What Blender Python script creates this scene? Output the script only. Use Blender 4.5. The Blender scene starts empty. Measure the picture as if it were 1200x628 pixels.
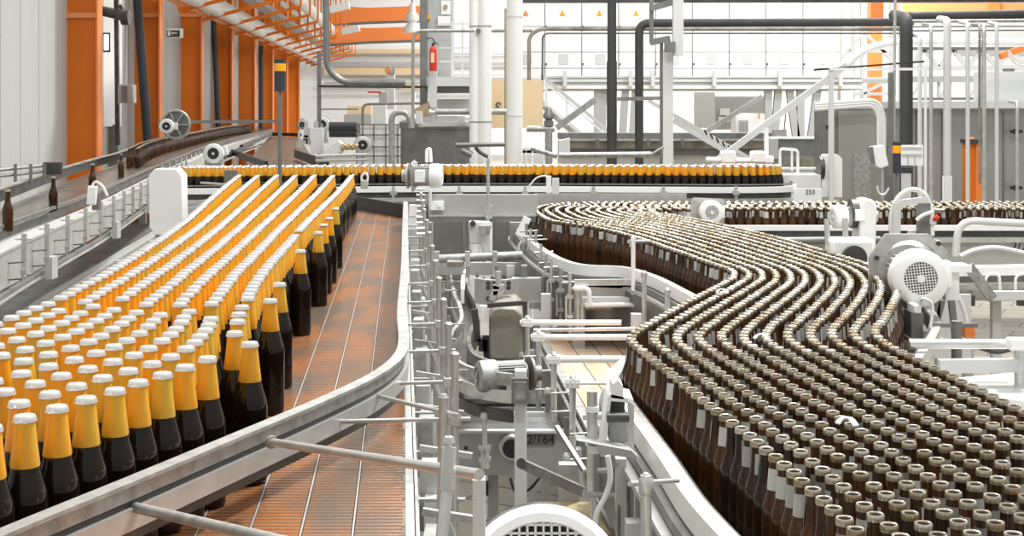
import bpy, math, random
from mathutils import Vector, Matrix, Quaternion
random.seed(7)
C = bpy.context.scene.collection
PI = math.pi
# ---------------------------------------------------------------- camera frame
F, HZ, CZ = 1600.0, 125.0, 2.2           # focal length in px, horizon row, eye height (m)
def W(px, py, Z):                        # point of the photo that lies at height Z
    s = (py - HZ) / (CZ - Z)
    return Vector(((px - 600) / s, F / s, Z))
def D(px, py, Y):                        # point of the photo that lies at depth Y
    return Vector(((px - 600) * Y / F, Y, CZ - (py - HZ) * Y / F))
cam = bpy.data.cameras.new('camera'); cam.sensor_width = 36; cam.lens = 36 * F / 1200
cam.shift_y = -(314 - HZ) / 1200; cam.clip_end = 300
co = bpy.data.objects.new('camera', cam); C.objects.link(co)
co.location = (0, 0, CZ); co.rotation_euler = (PI / 2, 0, 0)
bpy.context.scene.camera = co
# ---------------------------------------------------------------- materials
def mat(name, col, rough=.5, metal=0., noise=0., nscale=8., col2=None, spec=.5, vary=0., stretch=None, emit=0, coat=0):
    m = bpy.data.materials.new(name); m.use_nodes = True
    nt = m.node_tree; b = nt.nodes['Principled BSDF']
    b.inputs['Roughness'].default_value = rough; b.inputs['Metallic'].default_value = metal
    b.inputs['Specular IOR Level'].default_value = spec
    if coat: b.inputs['Coat Weight'].default_value = coat
    c4 = (*col, 1)
    b.inputs['Base Color'].default_value = c4
    if noise or vary:
        d4 = (*(col2 or [c * .6 for c in col]), 1)
        mx = nt.nodes.new('ShaderNodeMix'); mx.data_type = 'RGBA'
        mx.inputs['A'].default_value = c4; mx.inputs['B'].default_value = d4
        if noise:
            tc = nt.nodes.new('ShaderNodeTexCoord'); mp = nt.nodes.new('ShaderNodeMapping')
            if stretch: mp.inputs['Scale'].default_value = stretch
            n = nt.nodes.new('ShaderNodeTexNoise'); n.inputs['Scale'].default_value = nscale; n.inputs['Detail'].default_value = 5
            rp = nt.nodes.new('ShaderNodeMapRange')
            rp.inputs['From Min'].default_value = .38; rp.inputs['From Max'].default_value = .66; rp.inputs['To Max'].default_value = noise
            nt.links.new(tc.outputs['Object'], mp.inputs[0]); nt.links.new(mp.outputs[0], n.inputs['Vector'])
            nt.links.new(n.outputs['Fac'], rp.inputs['Value']); nt.links.new(rp.outputs[0], mx.inputs['Factor'])
            r2 = nt.nodes.new('ShaderNodeMapRange'); r2.inputs['To Min'].default_value = max(.04, rough - .1); r2.inputs['To Max'].default_value = min(1, rough + .15)
            nt.links.new(n.outputs['Fac'], r2.inputs['Value']); nt.links.new(r2.outputs[0], b.inputs['Roughness'])
        else:
            g = nt.nodes.new('ShaderNodeNewGeometry'); oi = nt.nodes.new('ShaderNodeObjectInfo')
            ad = nt.nodes.new('ShaderNodeMath'); ad.operation = 'ADD'
            fr = nt.nodes.new('ShaderNodeMath'); fr.operation = 'FRACT'
            ml = nt.nodes.new('ShaderNodeMath'); ml.operation = 'MULTIPLY'; ml.inputs[1].default_value = vary
            nt.links.new(g.outputs['Random Per Island'], ad.inputs[0]); nt.links.new(oi.outputs['Random'], ad.inputs[1])
            nt.links.new(ad.outputs[0], fr.inputs[0]); nt.links.new(fr.outputs[0], ml.inputs[0]); nt.links.new(ml.outputs[0], mx.inputs['Factor'])
        nt.links.new(mx.outputs['Result'], b.inputs['Base Color'])
    if emit:
        b.inputs['Emission Color'].default_value = c4; b.inputs['Emission Strength'].default_value = emit
    return m
M = dict(
    steel=mat('bright_steel', (.66, .66, .64), .32, .65, .5, 14, (.42, .42, .4)),
    stain=mat('stainless', (.5, .5, .49), .28, .9, .5, 6, (.33, .33, .31)),
    galv=mat('galvanised', (.46, .46, .44), .42, .5, .7, 30, (.24, .24, .22)),
    plate=mat('plate_steel', (.5, .5, .48), .4, .45, .5, 5, (.36, .36, .33)),
    dsteel=mat('dark_steel', (.10, .10, .095), .35, .6, .6, 9, (.04, .04, .04)),
    gsteel=mat('grey_steel', (.24, .24, .23), .42, .5, .6, 7, (.15, .15, .14)),
    white=mat('white_paint', (.88, .88, .86), .4),
    wall=mat('white_panel', (.50, .51, .50), .6, 0, .25, 1.2, (.42, .43, .42), stretch=(6, 6, .3)),
    cabinet=mat('cabinet_white', (.93, .93, .92), .6),
    grey=mat('grey_paint', (.44, .45, .44), .5),
    lgrey=mat('light_grey_paint', (.66, .67, .66), .45),
    black=mat('black_rubber', (.018, .018, .018), .45),
    bpipe=mat('black_insulation', (.05, .052, .052), .6, 0, .4, 5, (.025, .025, .025)),
    navy=mat('dark_downpipe', (.03, .035, .045), .5),
    orange=mat('orange_paint', (.80, .19, .004), .5, 0, .3, 1.5, (.62, .13, .004)),
    lorange=mat('pale_orange_paint', (.86, .34, .12), .5),
    beam=mat('orange_beam_paint', (.90, .26, .06), .5),
    amber=mat('amber_lens', (.95, .42, .01), .3),
    red=mat('red_paint', (.65, .04, .02), .35),
    tan=mat('tan_board', (.42, .33, .18), .7, 0, .4, 4, (.3, .23, .13)),
    lamp=mat('lamp_tube', (1, .98, .95), .5, emit=2.5),
    cap=mat('white_cap', (.86, .86, .84), .30, .75),
    foil=mat('gold_foil', (.93, .36, .012), .33, .25, vary=1, col2=(.66, .42, .045)),
    glass=mat('dark_glass', (.010, .006, .004), .10, 0, spec=.35),
    amberglass=mat('amber_glass', (.16, .035, .004), .08, 0, spec=.5),
    bglass=mat('brown_glass', (.022, .010, .004), .13, 0, vary=1, col2=(.075, .028, .007), spec=.4),
    lip=mat('glint_lip', (.68, .63, .53), .15, .65, vary=1, col2=(.34, .26, .16)),  # glints on the brown glass rim are put into this silvery tan
    hollow=mat('dark_hollow', (.006, .005, .004), .9, spec=.1),
    bcap=mat('dull_cap', (.45, .36, .24), .3, .6),
    paper=mat('silver_paper', (.66, .66, .62), .4, .3, vary=1, col2=(.2, .2, .18)),
    hose=mat('white_hose', (.8, .8, .78), .35),
    text=mat('black_lettering', (.02, .02, .02), .6),
    glasspane=mat('window_glow', (.95, .97, 1), .3, emit=1.2),
    rust=mat('weathered_sheet', (.34, .32, .27), .5, .3, .9, 5, (.16, .15, .12)),
    pbox=mat('pale_brown_board', (.82, .62, .38), .7),
    strip=mat('wear_strip', (.72, .70, .66), .25, .6),
)
def belt_mat(name, c1, c2, c3, pitch, rough=.22, metal=.3):
    m = bpy.data.materials.new(name); m.use_nodes = True; nt = m.node_tree; b = nt.nodes['Principled BSDF']
    tc = nt.nodes.new('ShaderNodeTexCoord'); wv = nt.nodes.new('ShaderNodeTexWave'); wv.bands_direction = 'Y'; wv.inputs['Scale'].default_value = .314 / pitch * 1.0
    wv.wave_profile = 'SIN'; nz = nt.nodes.new('ShaderNodeTexNoise'); nz.inputs['Scale'].default_value = 3.2
    mp = nt.nodes.new('ShaderNodeMapping'); mp.inputs['Scale'].default_value = (2.2, .8, 1)
    nt.links.new(tc.outputs['Object'], wv.inputs['Vector']); nt.links.new(tc.outputs['Object'], mp.inputs[0]); nt.links.new(mp.outputs[0], nz.inputs['Vector'])
    r = nt.nodes.new('ShaderNodeValToRGB'); r.color_ramp.elements[0].position = .38; r.color_ramp.elements[1].position = .62
    r.color_ramp.elements[0].color = (*c1, 1); r.color_ramp.elements[1].color = (*c2, 1)
    mx = nt.nodes.new('ShaderNodeMix'); mx.data_type = 'RGBA'; mx.inputs['B'].default_value = (*c3, 1)
    p = nt.nodes.new('ShaderNodeMapRange'); p.inputs['From Min'].default_value = .7; p.inputs['To Max'].default_value = .75
    nt.links.new(nz.outputs['Fac'], r.inputs[0]); nt.links.new(r.outputs[0], mx.inputs['A'])
    nt.links.new(wv.outputs['Fac'], p.inputs['Value']); nt.links.new(p.outputs[0], mx.inputs['Factor'])
    nt.links.new(mx.outputs['Result'], b.inputs['Base Color']); b.inputs['Roughness'].default_value = rough; b.inputs['Metallic'].default_value = metal
    bp = nt.nodes.new('ShaderNodeBump'); bp.inputs['Strength'].default_value = .25; bp.inputs['Distance'].default_value = .003
    nt.links.new(wv.outputs['Fac'], bp.inputs['Height']); nt.links.new(bp.outputs[0], b.inputs['Normal'])
    return m
M['belt'] = belt_mat('brown_chain_reflection', (.40, .16, .06), (.18, .13, .095), (.10, .06, .035), .018)  # brown chain; orange reflected from the columns is painted into its patches
M['belt2'] = belt_mat('orange_reflection_chain', (.85, .50, .28), (.80, .70, .58), (.45, .26, .14), .03, .35, .1)  # orange reflections on the lower belt are put into its colour
M['table'] = belt_mat('dark_chain', (.06, .055, .05), (.12, .10, .08), (.02, .02, .02), .02, .2, .7)
M['roller'] = belt_mat('grey_chain', (.16, .15, .13), (.30, .27, .22), (.06, .055, .05), .03, .25, .6)
def floor_mat():
    m = bpy.data.materials.new('floor_tiles'); m.use_nodes = True; nt = m.node_tree; b = nt.nodes['Principled BSDF']
    tc = nt.nodes.new('ShaderNodeTexCoord'); mp = nt.nodes.new('ShaderNodeMapping'); mp.inputs['Rotation'].default_value = (0, 0, .5)
    br = nt.nodes.new('ShaderNodeTexBrick'); br.inputs['Scale'].default_value = 1; br.inputs['Brick Width'].default_value = .6; br.inputs['Row Height'].default_value = .3
    br.inputs['Mortar Size'].default_value = .012; br.inputs['Color1'].default_value = (.52, .47, .36, 1); br.inputs['Color2'].default_value = (.42, .38, .30, 1); br.inputs['Mortar'].default_value = (.16, .14, .11, 1)
    nt.links.new(tc.outputs['Object'], mp.inputs[0]); nt.links.new(mp.outputs[0], br.inputs['Vector'])
    nz = nt.nodes.new('ShaderNodeTexNoise'); nz.inputs['Scale'].default_value = .9; mx = nt.nodes.new('ShaderNodeMix'); mx.data_type = 'RGBA'; mx.blend_type = 'MULTIPLY'
    mx.inputs['Factor'].default_value = .6; nt.links.new(tc.outputs['Object'], nz.inputs['Vector'])
    nt.links.new(br.outputs['Color'], mx.inputs['A']); nt.links.new(nz.outputs['Fac'], mx.inputs['B']); nt.links.new(mx.outputs['Result'], b.inputs['Base Color'])
    b.inputs['Roughness'].default_value = .3
    return m
M['floor'] = floor_mat()
# ---------------------------------------------------------------- mesh builder
def V(p): return p if isinstance(p, Vector) else Vector(p)
def frame(d):
    d = d.normalized(); up = Vector((0, 0, 1)) if abs(d.z) < .95 else Vector((0, 1, 0))
    r = d.cross(up).normalized(); return r, r.cross(d).normalized()
class MB:
    def __init__(s): s.v = []; s.f = []
    def add(s, vs, fs):
        o = len(s.v); s.v += [tuple(v) for v in vs]; s.f += [tuple(i + o for i in f) for f in fs]; return s
    def bx(s, x0, x1, y0, y1, z0, z1):
        return s.add([(x0, y0, z0), (x1, y0, z0), (x1, y1, z0), (x0, y1, z0), (x0, y0, z1), (x1, y0, z1), (x1, y1, z1), (x0, y1, z1)],
                     [(0, 3, 2, 1), (4, 5, 6, 7), (0, 1, 5, 4), (1, 2, 6, 5), (2, 3, 7, 6), (3, 0, 4, 7)])
    def box(s, c, d, rz=0):
        c = V(c); a, b, h = d[0] / 2, d[1] / 2, d[2] / 2; cs, sn = math.cos(rz), math.sin(rz); vs = []
        for z in (-h, h):
            for x, y in ((-a, -b), (a, -b), (a, b), (-a, b)): vs.append((c.x + x * cs - y * sn, c.y + x * sn + y * cs, c.z + z))
        return s.add(vs, [(0, 3, 2, 1), (4, 5, 6, 7), (0, 1, 5, 4), (1, 2, 6, 5), (2, 3, 7, 6), (3, 0, 4, 7)])
    def bar(s, p, q, w, h=None):
        p, q = V(p), V(q); h = h or w; r, u = frame(q - p); vs = []
        for e in (p, q):
            for a, b in ((-1, -1), (1, -1), (1, 1), (-1, 1)): vs.append(e + r * (a * w / 2) + u * (b * h / 2))
        return s.add(vs, [(0, 3, 2, 1), (4, 5, 6, 7), (0, 1, 5, 4), (1, 2, 6, 5), (2, 3, 7, 6), (3, 0, 4, 7)])
    def cyl(s, p, q, r, r2=None, n=14):
        p, q = V(p), V(q); r2 = r if r2 is None else r2; a, u = frame(q - p); vs = []
        for e, rr in ((p, r), (q, r2)):
            for k in range(n):
                t = 2 * PI * k / n; vs.append(e + a * (rr * math.cos(t)) + u * (rr * math.sin(t)))
        fs = [(k, (k + 1) % n, n + (k + 1) % n, n + k) for k in range(n)]
        return s.add(vs, fs + [tuple(range(n))[::-1], tuple(range(n, 2 * n))])
    def tube(s, pts, r, n=10):
        pts = [V(p) for p in pts]; vs = []; fs = []; up = None; m = len(pts)
        for i, p in enumerate(pts):
            d = (pts[min(i + 1, m - 1)] - pts[max(i - 1, 0)]).normalized()
            if up is None: a, up = frame(d)
            up = (up - d * up.dot(d)).normalized(); a = d.cross(up)
            for k in range(n):
                t = 2 * PI * k / n; vs.append(p + a * (r * math.cos(t)) + up * (r * math.sin(t)))
        for i in range(m - 1):
            for k in range(n): fs.append((i * n + k, i * n + (k + 1) % n, (i + 1) * n + (k + 1) % n, (i + 1) * n + k))
        return s.add(vs, fs + [tuple(range(n))[::-1], tuple(range((m - 1) * n, m * n))])
    def sweep(s, pts, prof):                     # profile (sideways to the right of travel, up)
        pts = [V(p) for p in pts]; vs = []; fs = []; m = len(pts); n = len(prof)
        for i, p in enumerate(pts):
            d = (pts[min(i + 1, m - 1)] - pts[max(i - 1, 0)]); d.z = 0; d.normalize(); r = Vector((d.y, -d.x, 0))
            for u, w in prof: vs.append(p + r * u + Vector((0, 0, w)))
        for i in range(m - 1):
            for k in range(n): fs.append((i * n + k, i * n + (k + 1) % n, (i + 1) * n + (k + 1) % n, (i + 1) * n + k))
        return s.add(vs, fs + [tuple(range(n))[::-1], tuple(range((m - 1) * n, m * n))])
    def prism(s, pts, vec):
        pts = [V(p) for p in pts]; vec = V(vec); n = len(pts)
        fs = [(k, (k + 1) % n, n + (k + 1) % n, n + k) for k in range(n)]
        return s.add(pts + [p + vec for p in pts], fs + [tuple(range(n))[::-1], tuple(range(n, 2 * n))])
    def lathe(s, prof, n=16, c=(0, 0, 0), axis=None, teeth=0):
        c = V(c); q = Vector((0, 0, 1)).rotation_difference(V(axis).normalized()) if axis is not None else Quaternion()
        vs = []; fs = []; m = len(prof)
        for i, (r, z) in enumerate(prof):
            for k in range(n):
                t = 2 * PI * k / n; rr = r * (1 + (teeth if k % 2 and i < 2 else 0)); vs.append(c + q @ Vector((rr * math.cos(t), rr * math.sin(t), z)))
        for i in range(m - 1):
            for k in range(n): fs.append((i * n + k, i * n + (k + 1) % n, (i + 1) * n + (k + 1) % n, (i + 1) * n + k))
        return s.add(vs, fs + [tuple(range(n))[::-1], tuple(range((m - 1) * n, m * n))])
    def mesh(s, name, m, off=(0, 0, 0), sharp=.7):
        me = bpy.data.meshes.new(name); o = V(off)
        me.from_pydata([(x - o.x, y - o.y, z - o.z) for x, y, z in s.v], [], s.f)
        me.materials.append(m if not isinstance(m, str) else M[m])
        me.polygons.foreach_set('use_smooth', [True] * len(me.polygons)); me.set_sharp_from_angle(angle=sharp); me.update()
        return me
    def build(s, name, m, parent=None, local=False, bevel=0, **tags):
        off = (0, 0, 0)
        if parent is not None and not local:
            off = parent.location if parent.parent is None else parent.parent.location + parent.location
        o = bpy.data.objects.new(name, s.mesh(name, m, off)); C.objects.link(o)
        if parent is not None: o.parent = parent
        if bevel:
            b = o.modifiers.new('bevel', 'BEVEL'); b.width = bevel; b.segments = 2; b.limit_method = 'ANGLE'
        for k, v in tags.items(): o[k] = v
        return o
def thing(name, label, cat, loc=(0, 0, 0), group=None, rot=None):
    o = bpy.data.objects.new(name, None); C.objects.link(o); o.location = loc; o.empty_display_size = .05
    o['label'] = label; o['category'] = cat
    if group: o['group'] = group
    if rot is not None: o.rotation_mode = 'QUATERNION'; o.rotation_quaternion = rot
    return o
def solo(mb, name, m, label, cat, group=None, loc=None, bevel=0):      # a thing that is one mesh
    vs = mb.v
    if loc is None:
        loc = (sum(v[0] for v in vs) / len(vs), sum(v[1] for v in vs) / len(vs), min(v[2] for v in vs))
    o = bpy.data.objects.new(name, mb.mesh(name, m, loc)); C.objects.link(o); o.location = loc
    o['label'] = label; o['category'] = cat
    if group: o['group'] = group
    if bevel:
        b = o.modifiers.new('bevel', 'BEVEL'); b.width = bevel; b.segments = 2; b.limit_method = 'ANGLE'
    return o
def struct(mb, name, m, bevel=0):
    o = mb.build(name, m, bevel=bevel); o['kind'] = 'structure'; return o
def spl(pts, n=8):                                # Catmull-Rom through points
    pts = [V(p) for p in pts]; out = []
    for i in range(len(pts) - 1):
        a = pts[max(i - 1, 0)]; b = pts[i]; c = pts[i + 1]; d = pts[min(i + 2, len(pts) - 1)]
        for k in range(n):
            t = k / n
            out.append(.5 * ((2 * b) + (c - a) * t + (2 * a - 5 * b + 4 * c - d) * t * t + (3 * b - a - 3 * c + d) * t ** 3))
    return out + [pts[-1]]
def rnd(pts, r=.05, n=5):                         # round the corners of a polyline
    pts = [V(p) for p in pts]; out = [pts[0]]
    for a, b, c in zip(pts, pts[1:], pts[2:]):
        rr = min(r, (a - b).length * .49, (c - b).length * .49); p = b + (a - b).normalized() * rr; q = b + (c - b).normalized() * rr
        for k in range(n + 1):
            t = k / n; out.append(p * (1 - t) ** 2 + b * 2 * t * (1 - t) + q * t * t)
    return out + [pts[-1]]
def lettering(txt, loc, size, parent=None, rot=(PI / 2, 0, 0), m='text'):
    cu = bpy.data.curves.new('lettering', 'FONT'); cu.body = txt; cu.size = size; cu.extrude = .0006; cu.align_x = 'CENTER'; cu.align_y = 'CENTER'; cu.materials.append(M[m])
    tmp = bpy.data.objects.new('lettering', cu); C.objects.link(tmp); bpy.context.view_layer.update()
    me = bpy.data.meshes.new_from_object(tmp.evaluated_get(bpy.context.evaluated_depsgraph_get())); bpy.data.objects.remove(tmp)
    o = bpy.data.objects.new('lettering', me); C.objects.link(o); o.rotation_euler = rot
    o.location = V(loc) - (parent.location if parent else Vector()); o.parent = parent
    return o
def motor(label, c, axis, R, L, grille=True, op=.56, cover='white', body='galv', box=(0, 0, 1), plate=None, gear=None, legs=True, group=None):
    """electric motor: fan cover faces along axis; local +Z is the axis"""
    ax = V(axis).normalized(); q = Vector((0, 0, 1)).rotation_difference(ax)
    t = thing('electric_motor', label, 'motor', c, group, q)
    a = MB().lathe([(R * .96, -.30 * L), (R, -.28 * L), (R, -.03 * L), (R * .95, .05 * L), (R * (op + .22 if op < .7 else .9), .09 * L), (R * (op + .02), .10 * L), (R * op, .08 * L), (R * op, .03 * L)], 48)
    fc = a.build('fan_cover', cover, t, True)
    g = MB().cyl((0, 0, .05 * L), (0, 0, .052 * L), R * (op + .01), n=28).build('fan_recess', 'black', fc, True)
    if grille:
        g = MB(); k = int(op / .095)
        for i in range(-k, k + 1):
            x = i * R * .095; h = math.sqrt(max(0, (R * (op + .01)) ** 2 - x * x)); w = R * .013
            g.bx(x - w, x + w, -h, h, .082 * L, .092 * L); g.bx(-h, h, x - w, x + w, .082 * L, .092 * L)
        g.build('grille', cover, fc, True)
    MB().cyl((0, 0, .08 * L), (0, 0, .115 * L), R * .14, n=16).build('hub_cap', cover, fc, True)
    b = MB().cyl((0, 0, -.95 * L), (0, 0, -.28 * L), R * .72, n=24)
    for k in range(28):
        th = 2 * PI * k / 28; d = Vector((math.cos(th), math.sin(th), 0)); b.bar(d * R * .8 + Vector((0, 0, -.92 * L)), d * R * .8 + Vector((0, 0, -.3 * L)), R * .05 if abs(d.x) > .7 else R * .24, R * .24 if abs(d.x) > .7 else R * .05)
    b.build('motor_body', body, t, True)
    bd = q.inverted() @ V(box); bd.z = 0; bd.normalize()
    cc = bd * R * 1.0 + Vector((0, 0, -.6 * L)); pd = Vector((-bd.y, bd.x, 0))
    e = MB(); e.bar(cc - bd * R * .3, cc + bd * R * .28, R * .95, R * .8); e.build('terminal_box', cover, t, True, bevel=R * .04)
    MB().lathe([(R * .8, 0), (R * 1.05, .02 * L), (R * 1.05, .07 * L), (R * .5, .09 * L), (R * .5, .25 * L)], 24, (0, 0, -1.02 * L), (0, 0, -1)).build('flange', body, t, True)
    if gear:
        w, h, dd = gear; MB().bx(-w / 2, w / 2, -h / 2, h / 2, -1.1 * L - dd, -1.02 * L).build('gearbox', body, t, True, bevel=R * .12)
    if plate:
        w, h = plate; p = MB(); ch = min(w, h) * .2
        p.prism([(-w + ch, -h, 0), (w - ch, -h, 0), (w, -h + ch, 0), (w, h - ch, 0), (w - ch, h, 0), (-w + ch, h, 0), (-w, h - ch, 0), (-w, -h + ch, 0)], (0, 0, .008))
        for sx in (-1, 1):
            for sy in (-1, 1): p.cyl((sx * w * .78, sy * h * .78, .005), (sx * w * .78, sy * h * .78, .02), .008, n=8)
        o = p.build('mounting_plate', 'steel', t, True); o.location = (0, 0, -.9 * L)
    return t
# ================================================================ ROOM
struct(MB().bx(-14, 26, -4, 66, -.1, 0), 'floor', 'floor')
def wx(Y, o=0): return -5.5 - .0675 * Y + o
w = MB(); w.prism([(wx(0) - .15, 0, 0), (wx(0), 0, 0), (wx(64), 64, 0), (wx(64) - .15, 64, 0)], (0, 0, 9)); struct(w, 'wall_left', 'wall')
w = MB()
for k in range(60):
    y = 8 + k * .9; w.bx(wx(y), wx(y) + .006, y - .006, y + .006, 0, 9)
struct(w, 'trim_1', 'wall')
struct(MB().bx(-12, 26, 62, 62.2, 0, 12), 'wall_back', 'cabinet')
w = MB(); w.prism([(-12, 30, 8.2), (-3.0, 30, 8.2), (-3.0, 62, 8.2), (-12, 62, 8.2)], (0, 0, .15)); struct(w, 'ceiling', 'lgrey')
# orange portal frames down the left wall
spots = ['nearest the camera, beside the roll-up door', 'beyond the roll-up door, behind the dark downpipe', 'right behind the small exit sign', 'with the round wire coil hung on its web', 'behind the amber stack light', 'sixth along the left wall', 'seventh along the left wall', 'farthest along the left wall']
for k, sp in enumerate(spots):
    Y = 21.3 + 5.05 * k; x = -5.0 - .0675 * Y; s_ = F / Y
    t = thing('portal_column', 'tall orange steel hall column ' + sp, 'column', (x, Y, 0), 'orange columns of the hall')
    MB().prism([(x - .50, Y, 0), (x - .02, Y, 0), (x - .02, Y, 8.2), (x - .66, Y, 8.2)], (0, .02, 0)).build('web', 'orange', t)
    MB().bx(x - .02, x + .012, Y - .12, Y + .12, 0, 8.2).build('inner_flange', 'beam', t)
    MB().prism([(x - .53, Y - .12, 0), (x - .50, Y - .12, 0), (x - .66, Y - .12, 8.2), (x - .69, Y - .12, 8.2)], (0, .24, 0)).build('outer_flange', 'lgrey', t)
    zt = CZ + (125 - 18) / s_
    if k < 3: MB().bx(x - .56, x - .03, Y - .05, Y + .0, zt - .04, zt + .04).build('stiffener', 'lorange', t)
# dark downpipes
for k, (px0, px1, Y, r, lb) in enumerate([(161, 172, 25.7, .085, 'dark vertical downpipe beside the second orange column'), (249, 256, 36, .07, 'dark vertical downpipe between the white wall bays'), (306, 306, 44, .08, 'dark vertical downpipe just left of the amber stack light')]):
    p = D(px0, 0, Y); q = D(px1, 150, Y)
    d = (p - q); solo(MB().cyl(q + d * -.6, p + d * .9, r), 'downpipe', 'navy', lb, 'pipe')
# roll-up door
t = thing('rollup_door', 'white roll-up door with small oval windows between the first two orange columns', 'door', (wx(24, .12), 24, 0))
p0, p1 = D(115, 0, 23.3), D(140, 0, 26.3)
w = MB()
w.bar((D(112, 0, 23.5).x, 23.5, 3.5), (D(141, 0, 24.5).x, 24.5, 3.5), .06, 3.3).build('door_panel', 'white', t)
for sx, py in ((118, 50), (127, 50)):
    c = D(sx, py, 23.75); MB().box(c + Vector((0, -.1, 0)), (.125, .03, .34)).build('window_rim', 'black', t, bevel=.04); MB().box(c + Vector((0, -.12, 0)), (.085, .03, .28)).build('window_pane', 'glasspane', t, bevel=.03)
w = MB(); w.bar(D(136, -40, 23.6), D(138, 170, 23.6), .07); w.build('guide_track', 'dsteel', t)
w = MB(); w.bar(D(140, 6, 23.5), D(152, 28, 23.5), .06, .06); w.cyl(D(117, 12, 23.5), D(150, 20, 23.5), .09); w.cyl(D(143, 20, 23.3), D(152, 20, 23.3), .14); w.build('shutter_shaft', 'dsteel', t)
MB().bar(D(115, 190, 24), D(115, 147, 24), .35, .04).build('door_gap_panel', 'tan', t)
MB().bx(D(118, 0, 24).x, D(136, 0, 24).x, 24.1, 24.15, 0, D(0, 146, 24).z).build('dark_opening', 'gsteel', t)
t = thing('junction_box', 'grey metal switch box on the white jamb beside the roll-up door', 'box', D(150, 121, 23))
MB().bx(*[D(141, 0, 23).x, D(159, 0, 23).x, 22.85, 23.05], D(0, 121, 23).z, D(0, 99, 23).z).build('enclosure', 'plate', t, bevel=.01)
MB().bx(D(146, 0, 23).x, D(152, 0, 23).x, 22.82, 22.85, D(0, 119, 23).z, D(0, 101, 23).z).build('cover_strip', 'gsteel', t)
t = thing('exit_sign', 'small dark exit sign with white arrow on the white wall bay', 'sign', D(205, 44, 26))
p = D(205, 39, 26)
MB().bx(p.x - .155, p.x + .155, 25.97, 26.0, p.z - .09, p.z + .09).build('sign_board', 'white', t)
a = MB().bx(p.x - .14, p.x + .1, 25.955, 25.968, p.z - .07, p.z + .055).build('sign_face', 'dsteel', t)
b = MB(); b.bar(p + Vector((-.03, -.05, 0)), p + Vector((.05, -.05, 0)), .008, .02); b.prism([p + Vector((-.03, -.05, .03)), p + Vector((-.06, -.05, 0)), p + Vector((-.03, -.05, -.03))], (0, .004, 0)); b.bx(p.x - .12, p.x - .075, 25.945, 25.955, p.z - .05, p.z + .04); b.build('arrow', 'white', a)
c = D(284, 26, 36); solo(MB().tube([c + Vector((.10 * math.cos(a * .5), 0, .2 * math.sin(a * .5))) for a in range(13)], .022, 8), 'wire_coil', 'rust', 'oval wire coil hanging on an orange column near the ceiling', 'coil')
# orange roof girders far back, pale roof bands
for i, (y0, y1, Y, lb) in enumerate([(8, 25, 50, 'upper orange roof girder under the ceiling at the far end'), (32, 48, 47, 'lower orange roof girder with a dark lower edge at the far end')]):
    t = thing('roof_girder', lb, 'girder', D(436, y1, Y))
    a = [D(384, y1 + 3, Y), D(436, y0 + 2 + 2, Y), D(500, y0 + 2, Y), D(600, y0 - 1, Y), D(600, y1 - 6, Y), D(490, y1 - 7, Y), D(436, y1 - 2, Y)]
    MB().prism([D(384, y0 - 2, Y), D(430, y0 + 1, Y), D(492, y0 - 1, Y), D(492, y1 - 2, Y), D(430, y1, Y), D(384, y1 + 4, Y)], (0, .3, 0)).build('girder_web', 'beam', t)
    MB().tube([D(384, y1 + 5, Y), D(430, y1 + 2, Y), D(492, y1 - 0, Y)], .05, 6).build('lower_cable', 'gsteel', t)
w = MB()
for y, h in ((63, 1.2), (70, .8), (76, 2), (88, 1.0), (97, 2), (100, .8), (108, .7)): w.bar(D(380, y, 61.6), D(640, y, 61.6), .2, h / 26)
struct(w, 'trim_2', 'grey')
w = MB()
for y, h in ((60, 5), (84, 9)): w.bar(D(380, y, 61.7), D(500, y, 61.7), .2, h / 26)
struct(w, 'trim_3', 'pbox')
# hanging duct rack on the left
t = thing('ceiling_duct_rack', 'long rack of pale ducts and trays hung under the roof on orange brackets', 'ducts', (-6.5, 32, 4))
def rl(px, py, Y): return D(px, py, Y)
def line(x0, zu, Y0, Y1): return ((x0 - .0675 * Y0, Y0, CZ - .003 * Y0 + zu), (x0 - .0675 * Y1, Y1, CZ - .003 * Y1 + zu))
MB().cyl(*line(-4.35, 2.22, 22, 60), .20).build('round_duct', 'white', t)
MB().bar(*line(-3.85, 2.55, 22, 60), .3, .12).build('cable_tray', 'grey', t)
MB().bar(*line(-3.35, 2.62, 22, 60), .06, .14).build('tray_edge', 'white', t)
MB().cyl(*line(-3.0, 2.75, 22, 60), .16).build('pale_pipe', 'white', t)
MB().bar(*line(-4.6, 2.05, 22, 60), .05, .07).build('orange_rail', 'lorange', t)
for k in range(14):
    Y = 24 + 2.7 * k; xo = -.0675 * Y; zo = CZ - .003 * Y
    b = MB(); b.bar((-4.7 + xo, Y, zo + 1.95), (-2.8 + xo, Y, zo + 2.45), .06, .07)
    for x, z in ((-4.7, 1.95), (-2.8, 2.45), (-3.3, 2.32)): b.bar((x + xo, Y, zo + z), (x + xo, Y, zo + z + 1.5), .045, .05)
    b.build('hanger_bracket', 'orange', t)
for k, (px, py, Y) in enumerate(((398, 9, 34), (451, 0, 0), (411, 35, 38), (0, 0, 0))):
    if not Y: continue
    c = D(px, py, Y); t = thing('ceiling_lamp', ['pale box lamp hung at the top beside the dark curved pipe', 'pale tilted box lamp hung below the first one, beside the dark curved pipe'][0 if k == 0 else 1], 'lamp', c)
    MB().bar(c + Vector((-.24, 0, -.05)), c + Vector((.24, 0, .05)), .2, .17).build('lamp_body', 'white', t)
    MB().cyl(c + Vector((-.15, 0, 0)), c + Vector((-.15, 0, 1.2)), .012, n=6).build('lamp_rod', 'lorange', t)
c = D(483, 18, 40); t = thing('high_bay_lamp', 'bell-shaped white high bay lamp in front of the orange girders', 'lamp', c)
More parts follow.
